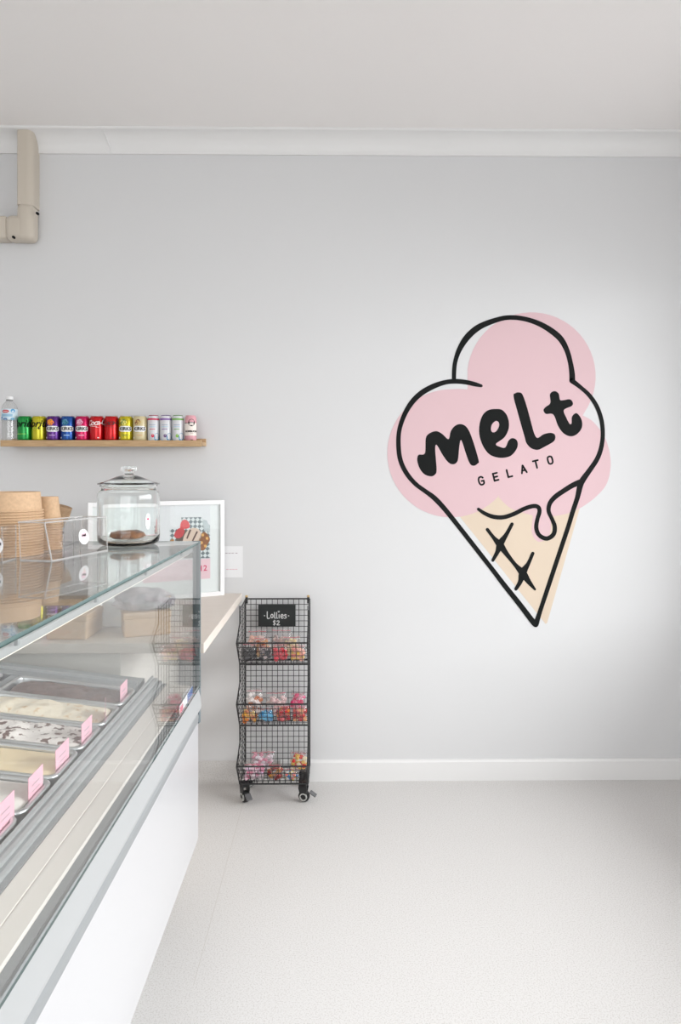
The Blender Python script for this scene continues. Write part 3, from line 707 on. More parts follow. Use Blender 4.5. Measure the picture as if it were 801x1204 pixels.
# upright acrylic holders
def acrylic_box(label, x0, x1, y0_, y1_, z1, sticker_at):
    e = thing('acrylic_box', label, 'acrylic box', ((x0 + x1) / 2, (y0_ + y1_) / 2, TZ))
    for q in ([(x0, y0_, TZ), (x1, y0_, TZ), (x1, y0_, z1), (x0, y0_, z1)], [(x1, y1_, TZ), (x0, y1_, TZ), (x0, y1_, z1), (x1, y1_, z1)],
              [(x1, y0_, TZ), (x1, y1_, TZ), (x1, y1_, z1), (x1, y0_, z1)], [(x0, y1_, TZ), (x0, y0_, TZ), (x0, y0_, z1), (x0, y1_, z1)]):
        bm = B(); slab(bm, q, -.003); ob('side', bm, [M['acrylic'], M['acrylic_edge']], e)
    bm = B(); slab(bm, [(x0, y0_, TZ), (x1, y0_, TZ), (x1, y1_, TZ), (x0, y1_, TZ)], .003); ob('base', bm, [M['acrylic'], M['acrylic_edge']], e)
    oval_sticker(e, *sticker_at)
    return e
bx1 = WY(7.3, HV, 1.70).x
acrylic_box('clear acrylic box with an oval sticker in front of the wide bowl stack', bx1 - .16, bx1, 1.68, 1.755, TZ + .088, ((WY(-3, HV, 1.68).x, 1.6795, TZ + .042), (1, 0, 0), (0, 0, 1), .0145, .021))
ax0, ax1 = WY(62, HV, 2.09).x, WY(78.5, HV, 2.09).x
acrylic_box('small clear acrylic box holding paper cone sleeves, behind the cup stack', ax0 - .03, ax1, 2.075, 2.15, TZ + .075, ((WY(72, HV, 2.075).x, 2.0745, TZ + .036), (1, 0, 0), (0, 0, 1), .0085, .019))
cone_bm = B()
lathe(cone_bm, [(.004, 0), (.0255, .092), (.0249, .0925), (.0033, .001)], 20, close=True)
cme = bm_mesh(cone_bm, 'cone_sleeve')
for p in cme.polygons: p.use_smooth = True
cme.materials.append(M['kraft'])
for k in range(5):
    o = bpy.data.objects.new('cone_sleeve', cme); COL.objects.link(o)
    ca = Vector((ax0 - .010, 2.1125, TZ + .006)); dr = Vector((.30, 0, .95)).normalized()
    o.location = ca + dr * k * .0062; o.rotation_mode = 'QUATERNION'; o.rotation_quaternion = Vector((0, 0, 1)).rotation_difference(dr)
    tag(o, ['lowest kraft paper cone sleeve, outside the others in the small acrylic box', 'second lowest kraft paper cone sleeve in the small acrylic box', 'middle kraft paper cone sleeve of the nest in the small acrylic box', 'second highest kraft paper cone sleeve in the small acrylic box', 'highest kraft paper cone sleeve, inside the others in the small acrylic box'][k], 'cone sleeve', 'kraft cone sleeves in the acrylic box')

# ------------------------------------------------------------------ side bench behind the case and the things on it
BZ, BY = .867, 2.236
wt_ = ob('worktop', box(B(), -1.75, -.419, BY, YB, BZ - .034, BZ, .002), M['bench']); tag(wt_, 'pale laminate worktop along the wall behind the display case', 'worktop')
cab = thing('base_cabinet', 'cream base cabinet under the pale worktop', 'cabinet', (-1.2, 2.8, 0))
ob('body', box(B(), -1.74, -.70, BY + .03, YB - .05, .0, BZ - .034, .002), M['cream'], cab)
ob('screw_cap', rod(B(), (-.735, BY + .03, .74), (-.735, BY + .027, .74), .005, 10), M['alu_dark'], cab)
# framed poster standing on the bench, angled away from the wall
fr_r = Vector((WY(262.5, HV, 3.135).x, 3.135, BZ)); fr_l = Vector((WY(102.5, HV, 2.865).x, 2.865, BZ))
fw = (fr_r - fr_l).length; fang = math.atan2(fr_r.y - fr_l.y, fr_r.x - fr_l.x); fh = .433
frame = thing('framed_poster', 'white framed dessert poster standing on the pale worktop', 'framed poster', fr_l, fang)
def fo(name, bm, m, parent=frame): return ob(name, bm, m, parent, True)
fb = .019
fo('frame_side', box(B(), 0, fb, -.02, 0, 0, fh, .001), M['white']); fo('frame_side', box(B(), fw - fb, fw, -.02, 0, 0, fh, .001), M['white'])
fo('frame_side', box(B(), fb, fw - fb, -.02, 0, 0, fb, .001), M['white']); fo('frame_side', box(B(), fb, fw - fb, -.02, 0, fh - fb, fh, .001), M['white'])
fo('mat', box(B(), fb, fw - fb, -.009, -.003, fb, fh - fb), M['paper'])
fo('cover_glass', box(B(), fb, fw - fb, -.014, -.012, fb, fh - fb), M['pane'])
# print: photograph of waffles with ice cream, pink price band
def fpx(u, v):           # pixel -> coordinates on the poster plane
    d = ray(u, v); n = Vector((math.sin(fang), -math.cos(fang), 0)); o_ = Vector((0, 0, EYE))
    tt = (fr_l + n * .0095 - o_).dot(n) / d.dot(n); p = o_ + d * tt - fr_l
    return (p.x * math.cos(fang) + p.y * math.sin(fang), p.z)
def fpoly(name, pts, m, lay, parent):
    me = poly_fill([pts], .0002)
    for v in me.vertices: v.co = Vector((v.co.x, -.0092 - lay * .00015 - v.co.z, v.co.y))
    return link_mesh(name, me, m, parent, True)
x1, z1 = fpx(247.3, 607); x0, _ = fpx(168, 607); zb = fpx(247.3, 656.5)[1]; zp = fpx(247.3, 680)[1]; zt = fpx(247.3, 591.5)[1]
pr = fpoly('print', [(x0, zb), (x1, zb), (x1, zt), (x0, zt)], flat(232, 230, 234), 0, frame)
fpoly('print_band', [(x0, zp), (x1, zp), (x1, zb), (x0, zb)], flat(242, 205, 214), 0, frame)
gm = bpy.data.materials.new('gingham_print'); gm.use_nodes = True; nt = gm.node_tree
tc = nt.nodes.new('ShaderNodeTexCoord'); mp = nt.nodes.new('ShaderNodeMapping'); mp.inputs['Rotation'].default_value = (0, .75, 0)
ck = nt.nodes.new('ShaderNodeTexChecker'); ck.inputs['Scale'].default_value = 70; ck.inputs[1].default_value = (*srgb(225, 228, 230), 1); ck.inputs[2].default_value = (*srgb(112, 122, 128), 1)
mp.inputs['Scale'].default_value = (1, 0, 1)
nt.links.new(tc.outputs['Object'], mp.inputs[0]); nt.links.new(mp.outputs[0], ck.inputs[0]); nt.links.new(ck.outputs[0], nt.nodes['Principled BSDF'].inputs['Base Color'])
def shape(pts, m, lay): fpoly('print_detail', catmull([fpx(*p) for p in pts], 4, True), m, lay, pr)
def shapeP(pts, m, lay): fpoly('print_detail', [fpx(*p) for p in pts], m, lay, pr)
shapeP([(199.5, 622), (247, 624), (247, 656.4), (199.5, 656.4)], flat(92, 78, 70), 1)
shapeP([(213, 608.5), (236, 608), (241, 612), (247, 618), (247, 656.4), (228, 656.4), (240, 632), (216, 622)], gm, 2)
shapeP([(199.5, 622), (207, 622), (207, 640), (199.5, 640)], gm, 2)
shapeP([(238, 612), (243, 611.5), (247, 620), (247, 626), (240, 624)], flat(196, 202, 206), 3)
shape([(213, 614), (217, 611), (222, 614), (223, 620), (217, 622), (212, 621)], flat(224, 70, 76), 3)
shape([(206, 626), (211, 621), (217, 623), (215, 630), (210, 633), (205, 631)], flat(205, 58, 66), 3)
shape([(215, 636), (218, 627), (225, 621), (233, 622), (237, 629), (234, 637), (226, 641), (217, 641)], flat(226, 200, 184), 4)
for a_, b_ in (((219, 633), (223, 623)), ((225, 637), (231, 625))):
    shapeP([a_, (a_[0] + 1.6, a_[1] + .6), (b_[0] + 2, b_[1]), (b_[0], b_[1] - .5)], flat(90, 52, 44), 5)
shape([(234, 634), (238, 626), (243, 627), (247, 634), (244, 640), (241, 646), (236, 647), (233, 641)], flat(150, 88, 40), 4)
for cx_, cy_ in ((238.5, 629), (243.5, 633), (237, 638), (241.5, 642)):
    shape([(cx_ - 1.6, cy_ - 1), (cx_ + 1, cy_ - 1.5), (cx_ + 1.5, cy_ + 1), (cx_ - .8, cy_ + 1.6)], flat(232, 176, 96), 5)
shape([(200, 636), (204, 634), (205, 641), (201, 643)], flat(190, 130, 70), 4)
tx = fpx(236.6, 668.5); me = text_mesh('$12', .036, 0, .0001, .0006)
for v in me.vertices: v.co = Vector((tx[0] + v.co.x, -.0096 - v.co.z, tx[1] + v.co.y))
link_mesh('lettering', me, M['pink_text'], frame, True)
# small sign taped to the wall
qa, qb = WY(263.4, 642.2, YB), WY(285.6, 678.8, YB)
qs = thing('wall_notice', 'small white printed notice taped to the wall beside the framed poster', 'notice', ((qa.x + qb.x) / 2, YB, qb.z))
ob('sheet', box(B(), qa.x, qb.x, YB - .0012, YB, qb.z, qa.z), M['paper'], qs)
def bar(u0, u1, v0, v1, m):
    a_, b_ = WY(u0, v0, YB), WY(u1, v1, YB); ob('text_line', box(B(), a_.x, b_.x, YB - .0016, YB - .0011, b_.z, a_.z), m, qs)
for u0 in (265.2, 268.8, 272.4, 276.8): bar(u0, u0 + 2.6, 650.0, 650.7, M['ink_soft'])
for u0 in (266.2, 270.0, 273.2, 276.6): bar(u0, u0 + 2.6, 669.1, 669.7, flat(226, 170, 180))
# kraft cartons and a grey bag near the front of the bench
def carton(loc, rz, sx_, sy_, sz_, label, flap=True):
    e = thing('carton', label, 'carton', loc, rz)
    ob('body', box(B(), -sx_ / 2, sx_ / 2, -sy_ / 2, sy_ / 2, 0, sz_, .006, 2), M['carton'], e, True)
    ob('lid', box(B(), -sx_ / 2 - .002, sx_ / 2 + .002, -sy_ / 2 - .002, sy_ / 2 + .002, sz_ - .022, sz_ + .002, .004, 2), M['carton'], e, True)
carton((-.885, 2.36, BZ), 0, .135, .16, .082, 'small kraft carton on the worktop, further from the lolly trolley')
carton((-.655, 2.40, BZ), math.radians(20), .155, .15, .082, 'kraft carton with a grey bag on top, on the worktop')
bg_ = B()
for i in range(1):
    t = bmesh.new(); bmesh.ops.create_icosphere(t, subdivisions=4, radius=1)
    for v in t.verts:
        k = 1 + .16 * noise.noise(v.co * 2.4) + .07 * noise.noise(v.co * 6)
        v.co = Vector((v.co.x * .105 * k, v.co.y * .07 * k, max(max(v.co.z, -.55) * .046 * k + .024, 0)))
    join(bg_, t)
bgo = ob('produce_bag', bg_, mat('grey_bag_film', srgb(150, 146, 152), 0.35, col2=srgb(205, 195, 198), noise_scale=16, bump=.5), None, True, True)
bgo.location = (-.66, 2.40, BZ + .0842); tag(bgo, 'crumpled grey plastic bag lying on the kraft carton', 'bag')
o = ob('paper_bundle', box(B(), -.04, .04, -.035, .035, 0, .095, .006, 3), M['paper'], None, True); o.location = (-.79, 2.50, BZ); tag(o, 'white paper bundle between the two kraft cartons', 'paper bundle')

# ------------------------------------------------------------------ ledge with drinks
LY = 3.05; lz1 = pxZ(518.3, LY); lz0 = pxZ(525.2, LY)
lx0, lx1 = WY(1.0, HV, LY).x, WY(237, HV, LY).x
ledge = thing('picture_ledge', 'narrow oak picture ledge holding a row of drink cans', 'shelf', ((lx0 + lx1) / 2, YB, lz0))
LB = YB
ob('board', box(B(), lx0, lx1, LY, LB, lz0 + .006, lz1 - .004, .001), M['oak'], ledge)
ob('front_strip', box(B(), lx0, lx1 - .02, LY - .006, LY, lz0, lz1 + .002, .001), M['oak'], ledge)
ob('back_strip', box(B(), lx0, lx1, LB - .014, LB, lz1 - .004, lz1 + .014, .001), M['oak'], ledge)
ob('end_block', box(B(), lx1 - .02, lx1, LY - .006, LY + .012, lz0, lz1 + .002, .001), M['oak'], ledge)
CY = 3.092; SZ = lz1 - .004
def can(u, kind, base, label, slim=False, top=None, draw=None):
    r, h = (.0262, .119) if slim else (.0318, .1165)
    e = thing('drink_can', label, 'drink can', (WY(u, HV, CY).x, CY, SZ), 0, 'drink cans on the oak ledge')
    nk = .78
    ob('can_body', lathe(B(), [(0, .003), (r * .62, .0), (r * .74, 0), (r * .97, .008), (r, .013), (r, h - .014), (r * .93, h - .006), (r * nk + .001, h - .002)], 36), base, e, True, True)
    ob('can_end', lathe(B(), [(r * nk + .001, h - .003), (r * nk + .002, h), (r * nk, h + .001), (r * nk - .002, h - .003), (0, h - .003)], 28), M['canmetal'] if top is None else top, e, True, True)
    if draw: draw(e, r, h)
    return e
def lab_text(e, s, size, a0, z, m, r, shear=0., bold=.0004, rot=0.0, sp=1.0):
    me = text_mesh(s, size, shear, .00025, bold, 'CENTER', sp)
    if rot: me.transform(Matrix.Rotation(rot, 4, 'Z'))
    on_cylinder(me, r + .0006, a0, z); return link_mesh('lettering', me, m, e, True)
def lab_patch(e, a0, a1, z0, z1, m, r, rd=0.): return ob('label_print', patch(B(), r + .0003, a0, a1, z0, z1, 10, rd), m, e, True)
def lab_spot(e, a, z, ra, rz, m, r, off=.0005):
    t = B(); spot(t, r + off, a, z, ra, rz); return ob('label_print', t, m, e, True)
K, WH = M['ink'], flat(240, 240, 240)
def sprite(a0, extra):
    def f(e, r, h):
        lab_text(e, 'Sprite', .044, a0, .080, K, r, .35, .0009)
        if extra: lab_text(e, '+', .022, .35, .060, K, r, 0, .001); lab_spot(e, -.25, .060, .013, .004, flat(120, 170, 50), r)
        else: lab_patch(e, -.95, .55, .034, .0355, flat(190, 220, 90), r)
    return f
def kirks(c1, c2, c3):
    def f(e, r, h):
        for k in range(5):
            lab_spot(e, -.1 + .24 * math.cos(k * 1.26), .087 + .007 * math.sin(k * 1.26), .0085, .0075, c1 if k % 2 else c2, r, .0004 + k * .00003)
        lab_patch(e, -.80, 1.1, .0445, .0705, WH, r, .2)
        lab_text(e, 'KIRKS', .0205, .16, .0575, K, r + .0003, 0, .0005)
        lab_patch(e, -.25, .55, .027, .031, c3, r)
        lab_spot(e, -.75, .018, .004, .004, WH, r, .0004)
    return f
def coke(m):
    def f(e, r, h):
        lab_text(e, 'Coca-Cola', .033, .62, .086, m, r, .4, .0004, .08, .86)
        lab_patch(e, -.8, .3, .068, .0695, m, r); lab_patch(e, .15, .55, .064, .0655, m, r)
        lab_patch(e, .35, .62, .016, .020, m, r)
    return f
def tonic(cap, fruit, wave):
    def f(e, r, h):
        lab_patch(e, -1.5, 1.5, h - .0215, h - .0135, cap, r)
        for zz, ww, c in ((.075, .55, flat(150, 165, 185)), (.066, .62, flat(165, 195, 215)), (.055, .5, cap)): lab_patch(e, -ww, ww, zz, zz + .0028, c, r)
        lab_spot(e, .1, .027, .007, .008, fruit, r); lab_spot(e, .85, .02, .014, .02, wave, r); lab_spot(e, .15, .008, .02, .008, flat(150, 200, 225), r, .0004)
    return f
def kombucha(e, r, h):
    lab_patch(e, -1.5, 1.5, .028, .085, flat(238, 226, 218), r)
    lab_patch(e, -1.4, .1, .083, .0855, K, r)
    lab_spot(e, .35, .086, .0155, .0165, K, r, .0008); lab_patch(e, .08, .62, .084, .089, flat(150, 150, 150), r + .0008)
    lab_text(e, 'KOMBUCHA', .0105, .35, .047, K, r, 0, .0005)
    lab_patch(e, .1, .7, .037, .0385, flat(190, 170, 170), r); lab_patch(e, .2, .6, .004, .010, K, r)
kan = lambda r, g, b: mat('can_%d_%d_%d' % (r, g, b), tuple(c * .82 for c in srgb(r, g, b)), .27, metal=0.0 if min(r, g, b) > 150 else .55, coat=.2)
can(29.3, 'a', kan(22, 150, 66), 'green lemonade can with black lettering beside the water bottle', draw=sprite(.0, False))
can(46.15, 'a', kan(205, 196, 36), 'yellow lemonade can with slanted black lettering', draw=sprite(.12, True))
can(63.2, 'b', kan(92, 40, 130), 'purple soft drink can with an orange fruit picture', draw=kirks(flat(245, 170, 40), flat(250, 140, 30), flat(190, 160, 210)))
can(80.2, 'b', kan(20, 80, 160), 'blue soft drink can with a white name plate', draw=kirks(flat(90, 150, 190), flat(30, 110, 120), flat(170, 200, 230)))
can(97.2, 'b', kan(205, 18, 92), 'crimson pink soft drink can with pale splash and white name plate', draw=kirks(flat(230, 190, 205), flat(215, 150, 180), flat(240, 180, 200)))
can(114.2, 'c', kan(205, 10, 22), 'red cola can with white script', draw=coke(WH))
can(131.3, 'c', kan(205, 8, 18), 'red cola can with black script', draw=coke(flat(40, 4, 6)))
can(148.3, 'b', kan(208, 192, 34), 'yellow soft drink can with dark leaves and white name plate', draw=kirks(flat(70, 110, 40), flat(225, 215, 120), flat(90, 110, 40)))
can(165.0, 'b', kan(222, 206, 160), 'cream coloured soft drink can with white name plate', draw=kirks(flat(120, 60, 40), flat(195, 165, 100), flat(200, 160, 110)))
can(180.7, 'd', kan(232, 232, 236), 'slim white can with a crimson top band', True, kan(190, 20, 70), tonic(flat(200, 24, 76), flat(214, 30, 70), flat(40, 130, 175)))
can(195.2, 'd', kan(232, 232, 236), 'slim white can with a purple top band', True, kan(130, 85, 165), tonic(flat(128, 84, 160), flat(110, 80, 130), flat(40, 130, 175)))
can(209.3, 'd', kan(232, 232, 236), 'slim white can with a green top band', True, kan(120, 180, 80), tonic(flat(112, 172, 72), flat(130, 185, 60), flat(40, 130, 175)))
can(224.3, 'e', kan(236, 170, 180), 'slim pink can with a black round emblem at the end of the ledge', True, kan(240, 195, 200), kombucha)
# water bottle
bt = thing('water_bottle', 'clear plastic water bottle with a blue and red label and white cap', 'water bottle', (WY(11.3, HV, CY).x, CY, SZ))
bp_ = [(0, .004), (.022, .0), (.031, .003), (.0335, .010)]
for k in range(8): bp_ += [(.0335, .016 + k * .010), (.0318, .021 + k * .010)]
bp_ += [(.0335, .096), (.0335, .148), (.0325, .156), (.027, .169), (.018, .180), (.0135, .186), (.0135, .190)]
ob('bottle_body', lathe(B(), bp_, 36), M['pet'], bt, True, True)
ob('neck_ring', lathe(B(), [(.0136, .1845), (.0145, .1845), (.0145, .1900), (.0136, .1905)], 24), flat(128, 130, 128), bt, True, True)
ob('cap', lathe(B(), [(0, .1905), (.0145, .1905), (.0150, .193), (.0148, .203), (.0135, .2045), (0, .2045)], 28), M['white'], bt, True, True)
rB = .0337
ob('label', lathe(B(), [(rB, .098), (rB, .147)], 36), flat(206, 222, 232), bt, True, True)
lab_patch(bt, -.55, .35, .129, .142, flat(196, 34, 44), rB, .3); lab_patch(bt, -.4, .2, .134, .137, flat(240, 220, 220), rB + .0004)
lab_spot(bt, .85, .138, .010, .009, flat(70, 150, 200), rB); lab_patch(bt, -.8, .8, .112, .124, flat(150, 190, 215), rB)
lab_spot(bt, -.75, .105, .010, .007, flat(60, 135, 190), rB); lab_spot(bt, -.1, .101, .009, .005, flat(70, 120, 180), rB); lab_spot(bt, .8, .102, .009, .005, flat(80, 160, 200), rB)

# ------------------------------------------------------------------ wire trolley
RX0, RX1 = WY(288.6, HV, 3.13).x, WY(364.2, HV, 3.13).x
RYb, RYf, RYl = 3.132, 2.945, 2.842
RZ1 = .847; tiers = [(.716, .602), (.4615, .338), (.203, .086)]
rack = thing('wire_trolley', 'black wire basket trolley with three tiers on castors against the wall', 'trolley', ((RX0 + RX1) / 2, 3.04, 0))
wr, fr = .0014, .0030
fprof = [(RYf, RZ1 - .012)]
for rim, bot in tiers: fprof += [(RYf, rim + .062), (RYl + .028, rim + .016), (RYl, rim), (RYf - .004, bot)]
def fy(z):
    P_ = fprof
    for (ya, za), (yb, zb_) in zip(P_[:-1], P_[1:]):
        if zb_ <= z <= za: return ya + (yb - ya) * ((za - z) / (za - zb_) if za != zb_ else 0)
    return P_[-1][0]
bm = B(); n = 12
zs = [RZ1 - k * .0252 for k in range(1, 31)]
for k in range(1, n): x = RX0 + (RX1 - RX0) * k / n; rod(bm, (x, RYb, RZ1), (x, RYb, .086), wr, 4)
for z in zs: rod(bm, (RX0, RYb - .002, z), (RX1, RYb - .002, z), wr, 4)
ob('back_mesh', bm, M['black'], rack)
for x in (RX0, RX1):
    bm = B()
    for z in zs: rod(bm, (x, RYb, z), (x, fy(z), z), wr, 4)
    for yy in [RYf + (RYb - RYf) * k / 4 for k in range(1, 4)]: rod(bm, (x, yy, RZ1 - .006), (x, yy, .086), wr, 4)
    for rim, bot in tiers:
        for k in range(1, 3):
            z_ = rim - (rim - bot) * k / 3 * .4
            yq = RYl + (RYf - RYl) * k / 3; rod(bm, (x, yq, rim + .030 - .006 * (3 - k)), (x, yq, rim - (rim - bot) * k / 3), wr, 4)
    ob('side_mesh', bm, M['black'], rack)
    bm = B()
    for a_, b_ in zip(fprof[:-1], fprof[1:]): rod(bm, (x, *a_), (x, *b_), fr, 6)
    rod(bm, (x, RYb, RZ1 - .004), (x, RYf, RZ1 - .012), fr, 6); rod(bm, (x, RYb, .086), (x, RYf, .086), fr, 6)
    ob('side_frame', bm, M['black'], rack)
    ob('back_post', rod(B(), (x, RYb, .080), (x, RYb, RZ1), .0036, 6), M['black'], rack)
ob('top_bar', rod(B(), (RX0, RYb, RZ1), (RX1, RYb, RZ1), .0034, 6), M['black'], rack)
for rim, bot in tiers:
    e = B(); rod(e, (RX0, RYl, rim), (RX1, RYl, rim), .0034, 6); ob('basket_rim', e, M['black'], rack)
    bm = B()
    for k in range(1, n): x = RX0 + (RX1 - RX0) * k / n; rod(bm, (x, RYl, rim), (x, RYf - .004, bot), wr, 4)
    for k in range(1, 5): t_ = k / 5; z_ = rim + (bot - rim) * t_; y_ = RYl + (RYf - .004 - RYl) * t_; rod(bm, (RX0, y_ - .001, z_), (RX1, y_ - .001, z_), wr, 4)
    ob('basket_front', bm, M['black'], rack)
    bm = B()
    for k in range(1, n): x = RX0 + (RX1 - RX0) * k / n; rod(bm, (x, RYf - .004, bot), (x, RYb, bot), wr, 4)
    for k in range(1, 7): y_ = RYf + (RYb - RYf) * k / 7; rod(bm, (RX0, y_, bot - .001), (RX1, y_, bot - .001), wr, 4)
    rod(bm, (RX0, RYf - .004, bot), (RX1, RYf - .004, bot), .0036, 6)
    ob('basket_floor', bm, M['black'], rack)
for s, x in ((1, RX0), (-1, RX1)):
    bm = B(); rod(bm, (x + s * .006, RYb - .004, RZ1 - .02), (x + s * .006, RYb - .004, RZ1 + .01), .006, 8); h_ = ob('hook', bm, M['black'], rack)
    bm = B(); lathe(bm, [(0, 0), (.0055, .001), (.007, .005), (.0055, .009), (0, .010)], 12, (x + s * .006, RYb - .006, RZ1 + .008)); ob('hook_cap', bm, M['brass'], rack, False, True)
    rod_ = B(); rod(rod_, (x, RYf, RZ1 - .014), (x, RYf - .002, RZ1 + .004), .004, 6); ob('loop', rod_, M['grey_plastic'], rack)
def caster(x, y, yaw, brake):
    e = B(); R = Matrix.Translation((x, y, 0)) @ Matrix.Rotation(yaw, 4, 'Z')
    t = bmesh.new(); prism(t, [(-.016, .078), (.016, .078), (.020, .060), (.012, .022), (-.002, .018), (-.010, .03), (-.018, .06)], -.016, -.012, 'y'); prism(t, [(-.016, .078), (.016, .078), (.020, .060), (.012, .022), (-.002, .018), (-.010, .03), (-.018, .06)], .012, .016, 'y')
    box(t, -.016, .016, -.016, .016, .066, .088, .003); bmesh.ops.transform(t, matrix=R, verts=t.verts[:]); c_ = ob('caster', t, M['black'], rack)
    t = bmesh.new(); lathe(t, [(.006, -.010), (.022, -.011), (.0245, -.006), (.0245, .006), (.022, .011), (.006, .010)], 24, close=True)
    bmesh.ops.transform(t, matrix=R @ Matrix.Translation((.004, 0, .0245)) @ Matrix.Rotation(PI / 2, 4, 'X'), verts=t.verts[:]); ob('wheel', t, M['rubber'], c_)
    t = bmesh.new(); lathe(t, [(.012, -.0165), (.0165, -.0165), (.0165, -.010), (.012, -.010)], 20, close=True)
    bmesh.ops.transform(t, matrix=R @ Matrix.Translation((.004, 0, .0245)) @ Matrix.Rotation(PI / 2, 4, 'X') @ Matrix.Scale(-1, 4, (0, 0, 1)), verts=t.verts[:]); ob('hub_ring', t, flat(190, 190, 186), c_)
    if brake:
        t = bmesh.new(); box(t, .014, .046, -.013, .013, .030, .036, .002); bmesh.ops.transform(t, matrix=R @ Matrix.Rotation(.55, 4, 'Y') @ Matrix.Translation((-.012, 0, .022)), verts=t.verts[:]); ob('brake_pedal', t, M['grey_plastic'], c_)
caster(RX0 + .018, RYf + .018, -1.05, True); caster(RX1 - .022, RYf + .018, -.25, True)
caster(RX0 + .018, RYb - .03, .4, False); caster(RX1 - .022, RYb - .03, 2.6, False)
# chalkboard sign
SY = RYb - .012
sa, sb_ = WY(303.8, 711.2, SY), WY(347.6, 736.6, SY)
sign = thing('chalkboard_sign', 'small black chalkboard with white handwriting on the wire trolley', 'sign', ((sa.x + sb_.x) / 2, SY, sb_.z))
ob('board', box(B(), sa.x, sb_.x, SY, SY + .008, sb_.z, sa.z, .001), M['chalkboard'], sign)
def cz(p): q = WY(270 + p[0] / 7.28, 690 + p[1] / 7.28, SY); return (q.x, q.z)
def chalk(lists, wpx=.95):
    bm = B()
    for s in lists: ribbon(bm, [(*cz(p), wpx * .0039) for p in s], True, .0001, .0006, 4)
    me = bm_mesh(bm)
    for v in me.vertices: v.co = Vector((v.co.x, SY - v.co.z, v.co.y))
    link_mesh('lettering', me, M['chalk'], sign)
def circ(cx_, cy_, rx, ry, a0=0, a1=360, n=10): return [(cx_ + rx * math.cos(math.radians(a0 + (a1 - a0) * k / n)), cy_ + ry * math.sin(math.radians(a0 + (a1 - a0) * k / n))) for k in range(n + 1)]
chalk([[(297, 247), (302, 247)]]); chalk([[(503, 248), (508, 248)]])
chalk([[(323, 212), (324, 268), (344, 267)]]); chalk([circ(363, 250, 10, 15)])
chalk([[(386, 218), (386, 264), (394, 268)]]); chalk([[(404, 218), (404, 264), (411, 268)]])
chalk([[(424, 238), (424, 268)]]); chalk([[(416, 209), (421, 217), (427, 208), (421, 211), (416, 209)]], 1.1)
chalk([[(440, 254), (459, 249), (457, 240), (448, 236), (440, 246), (441, 262), (450, 269), (461, 264)]])
chalk([[(486, 240), (476, 237), (471, 245), (484, 255), (484, 265), (471, 269)]])
chalk([[(392, 292), (380, 291), (376, 300), (390, 311), (388, 322), (375, 322)], [(384, 285), (383, 329)]])
chalk([[(406, 297), (414, 290), (425, 296), (419, 310), (405, 325), (429, 325)]])

# ------------------------------------------------------------------ bags of lollies
def lolly_bag(c, rz, wd, th, ht, fill, colours, label, lean=0.0, csize=.0105, ncandy=40, zipper=True, sheet=None):
    e = thing('lolly_bag', label, 'lolly bag', c, rz, 'bags of lollies in the trolley')
    R = Matrix.Rotation(lean, 4, 'X')
    bm = B(); nu, nv = 20, 10; g = []
    sd_ = random.random() * 50
    for j in range(nv + 1):
        t = j / nv; z = t * ht
        prof_ = math.sin(min(1, t / .22) * PI / 2) ** .7 * (1 if t < fill else max(.06, 1 - (t - fill) / (1 - fill) * 1.0))
        row = []
        for k in range(nu):
            a = 2 * PI * k / nu; ca, sa_ = math.cos(a), math.sin(a)
            x = wd / 2 * math.copysign(abs(ca) ** .7, ca) * (.88 + .12 * min(1, t / .15)); y = th / 2 * math.copysign(abs(sa_) ** .8, sa_) * prof_
            nn = noise.noise(Vector((x * 30 + sd_, y * 30, z * 30)))
            x += nn * .004; y += nn * .006; zz = z + (nn * .008 + .006 * noise.noise(Vector((x * 18, sd_, 0))) if t > .7 else nn * .003)
            row.append(bm.verts.new(R @ Vector((x, y, max(zz, 0)))))
        g.append(row)
    for a_, b_ in zip(g[:-1], g[1:]):
        for k in range(nu): bm.faces.new([a_[k], a_[(k + 1) % nu], b_[(k + 1) % nu], b_[k]])
    bm.faces.new(g[0][::-1])
    ob('film', bm, M['film'], e, True, True)
    if zipper:
        t = B()
        pts = [R @ Vector((wd * .46 * (2 * k / 8 - 1), -th * .09, ht * .90 + .006 * noise.noise(Vector((k * .6, sd_, 3))))) for k in range(9)]
        for a_, b_ in zip(pts[:-1], pts[1:]): rod(t, a_, b_, .0011, 5)
        ob('zip_strip', t, M['zip_red'], e, True)
    groups = {}
    for i in range(ncandy):
        z = random.uniform(.08, fill * .95) * ht; x = random.uniform(-.40, .40) * wd; y = random.uniform(-.36, .30) * th
        m_ = colours[i % len(colours)]
        t = groups.setdefault(id(m_), (m_, B()))[1]
        blob(t, R @ Vector((x, y, z + csize * .4)), csize * random.uniform(.8, 1.25), csize * random.uniform(.7, 1.1), csize * random.uniform(.6, 1.1), 1, .18)
    for m_, t in groups.values(): ob('lollies', t, m_, e, True, True, 'stuff')
    return e
C_ = flat
X = lambda f: RX0 + (RX1 - RX0) * f
t1, t2, t3 = [t[1] + .0045 for t in tiers]
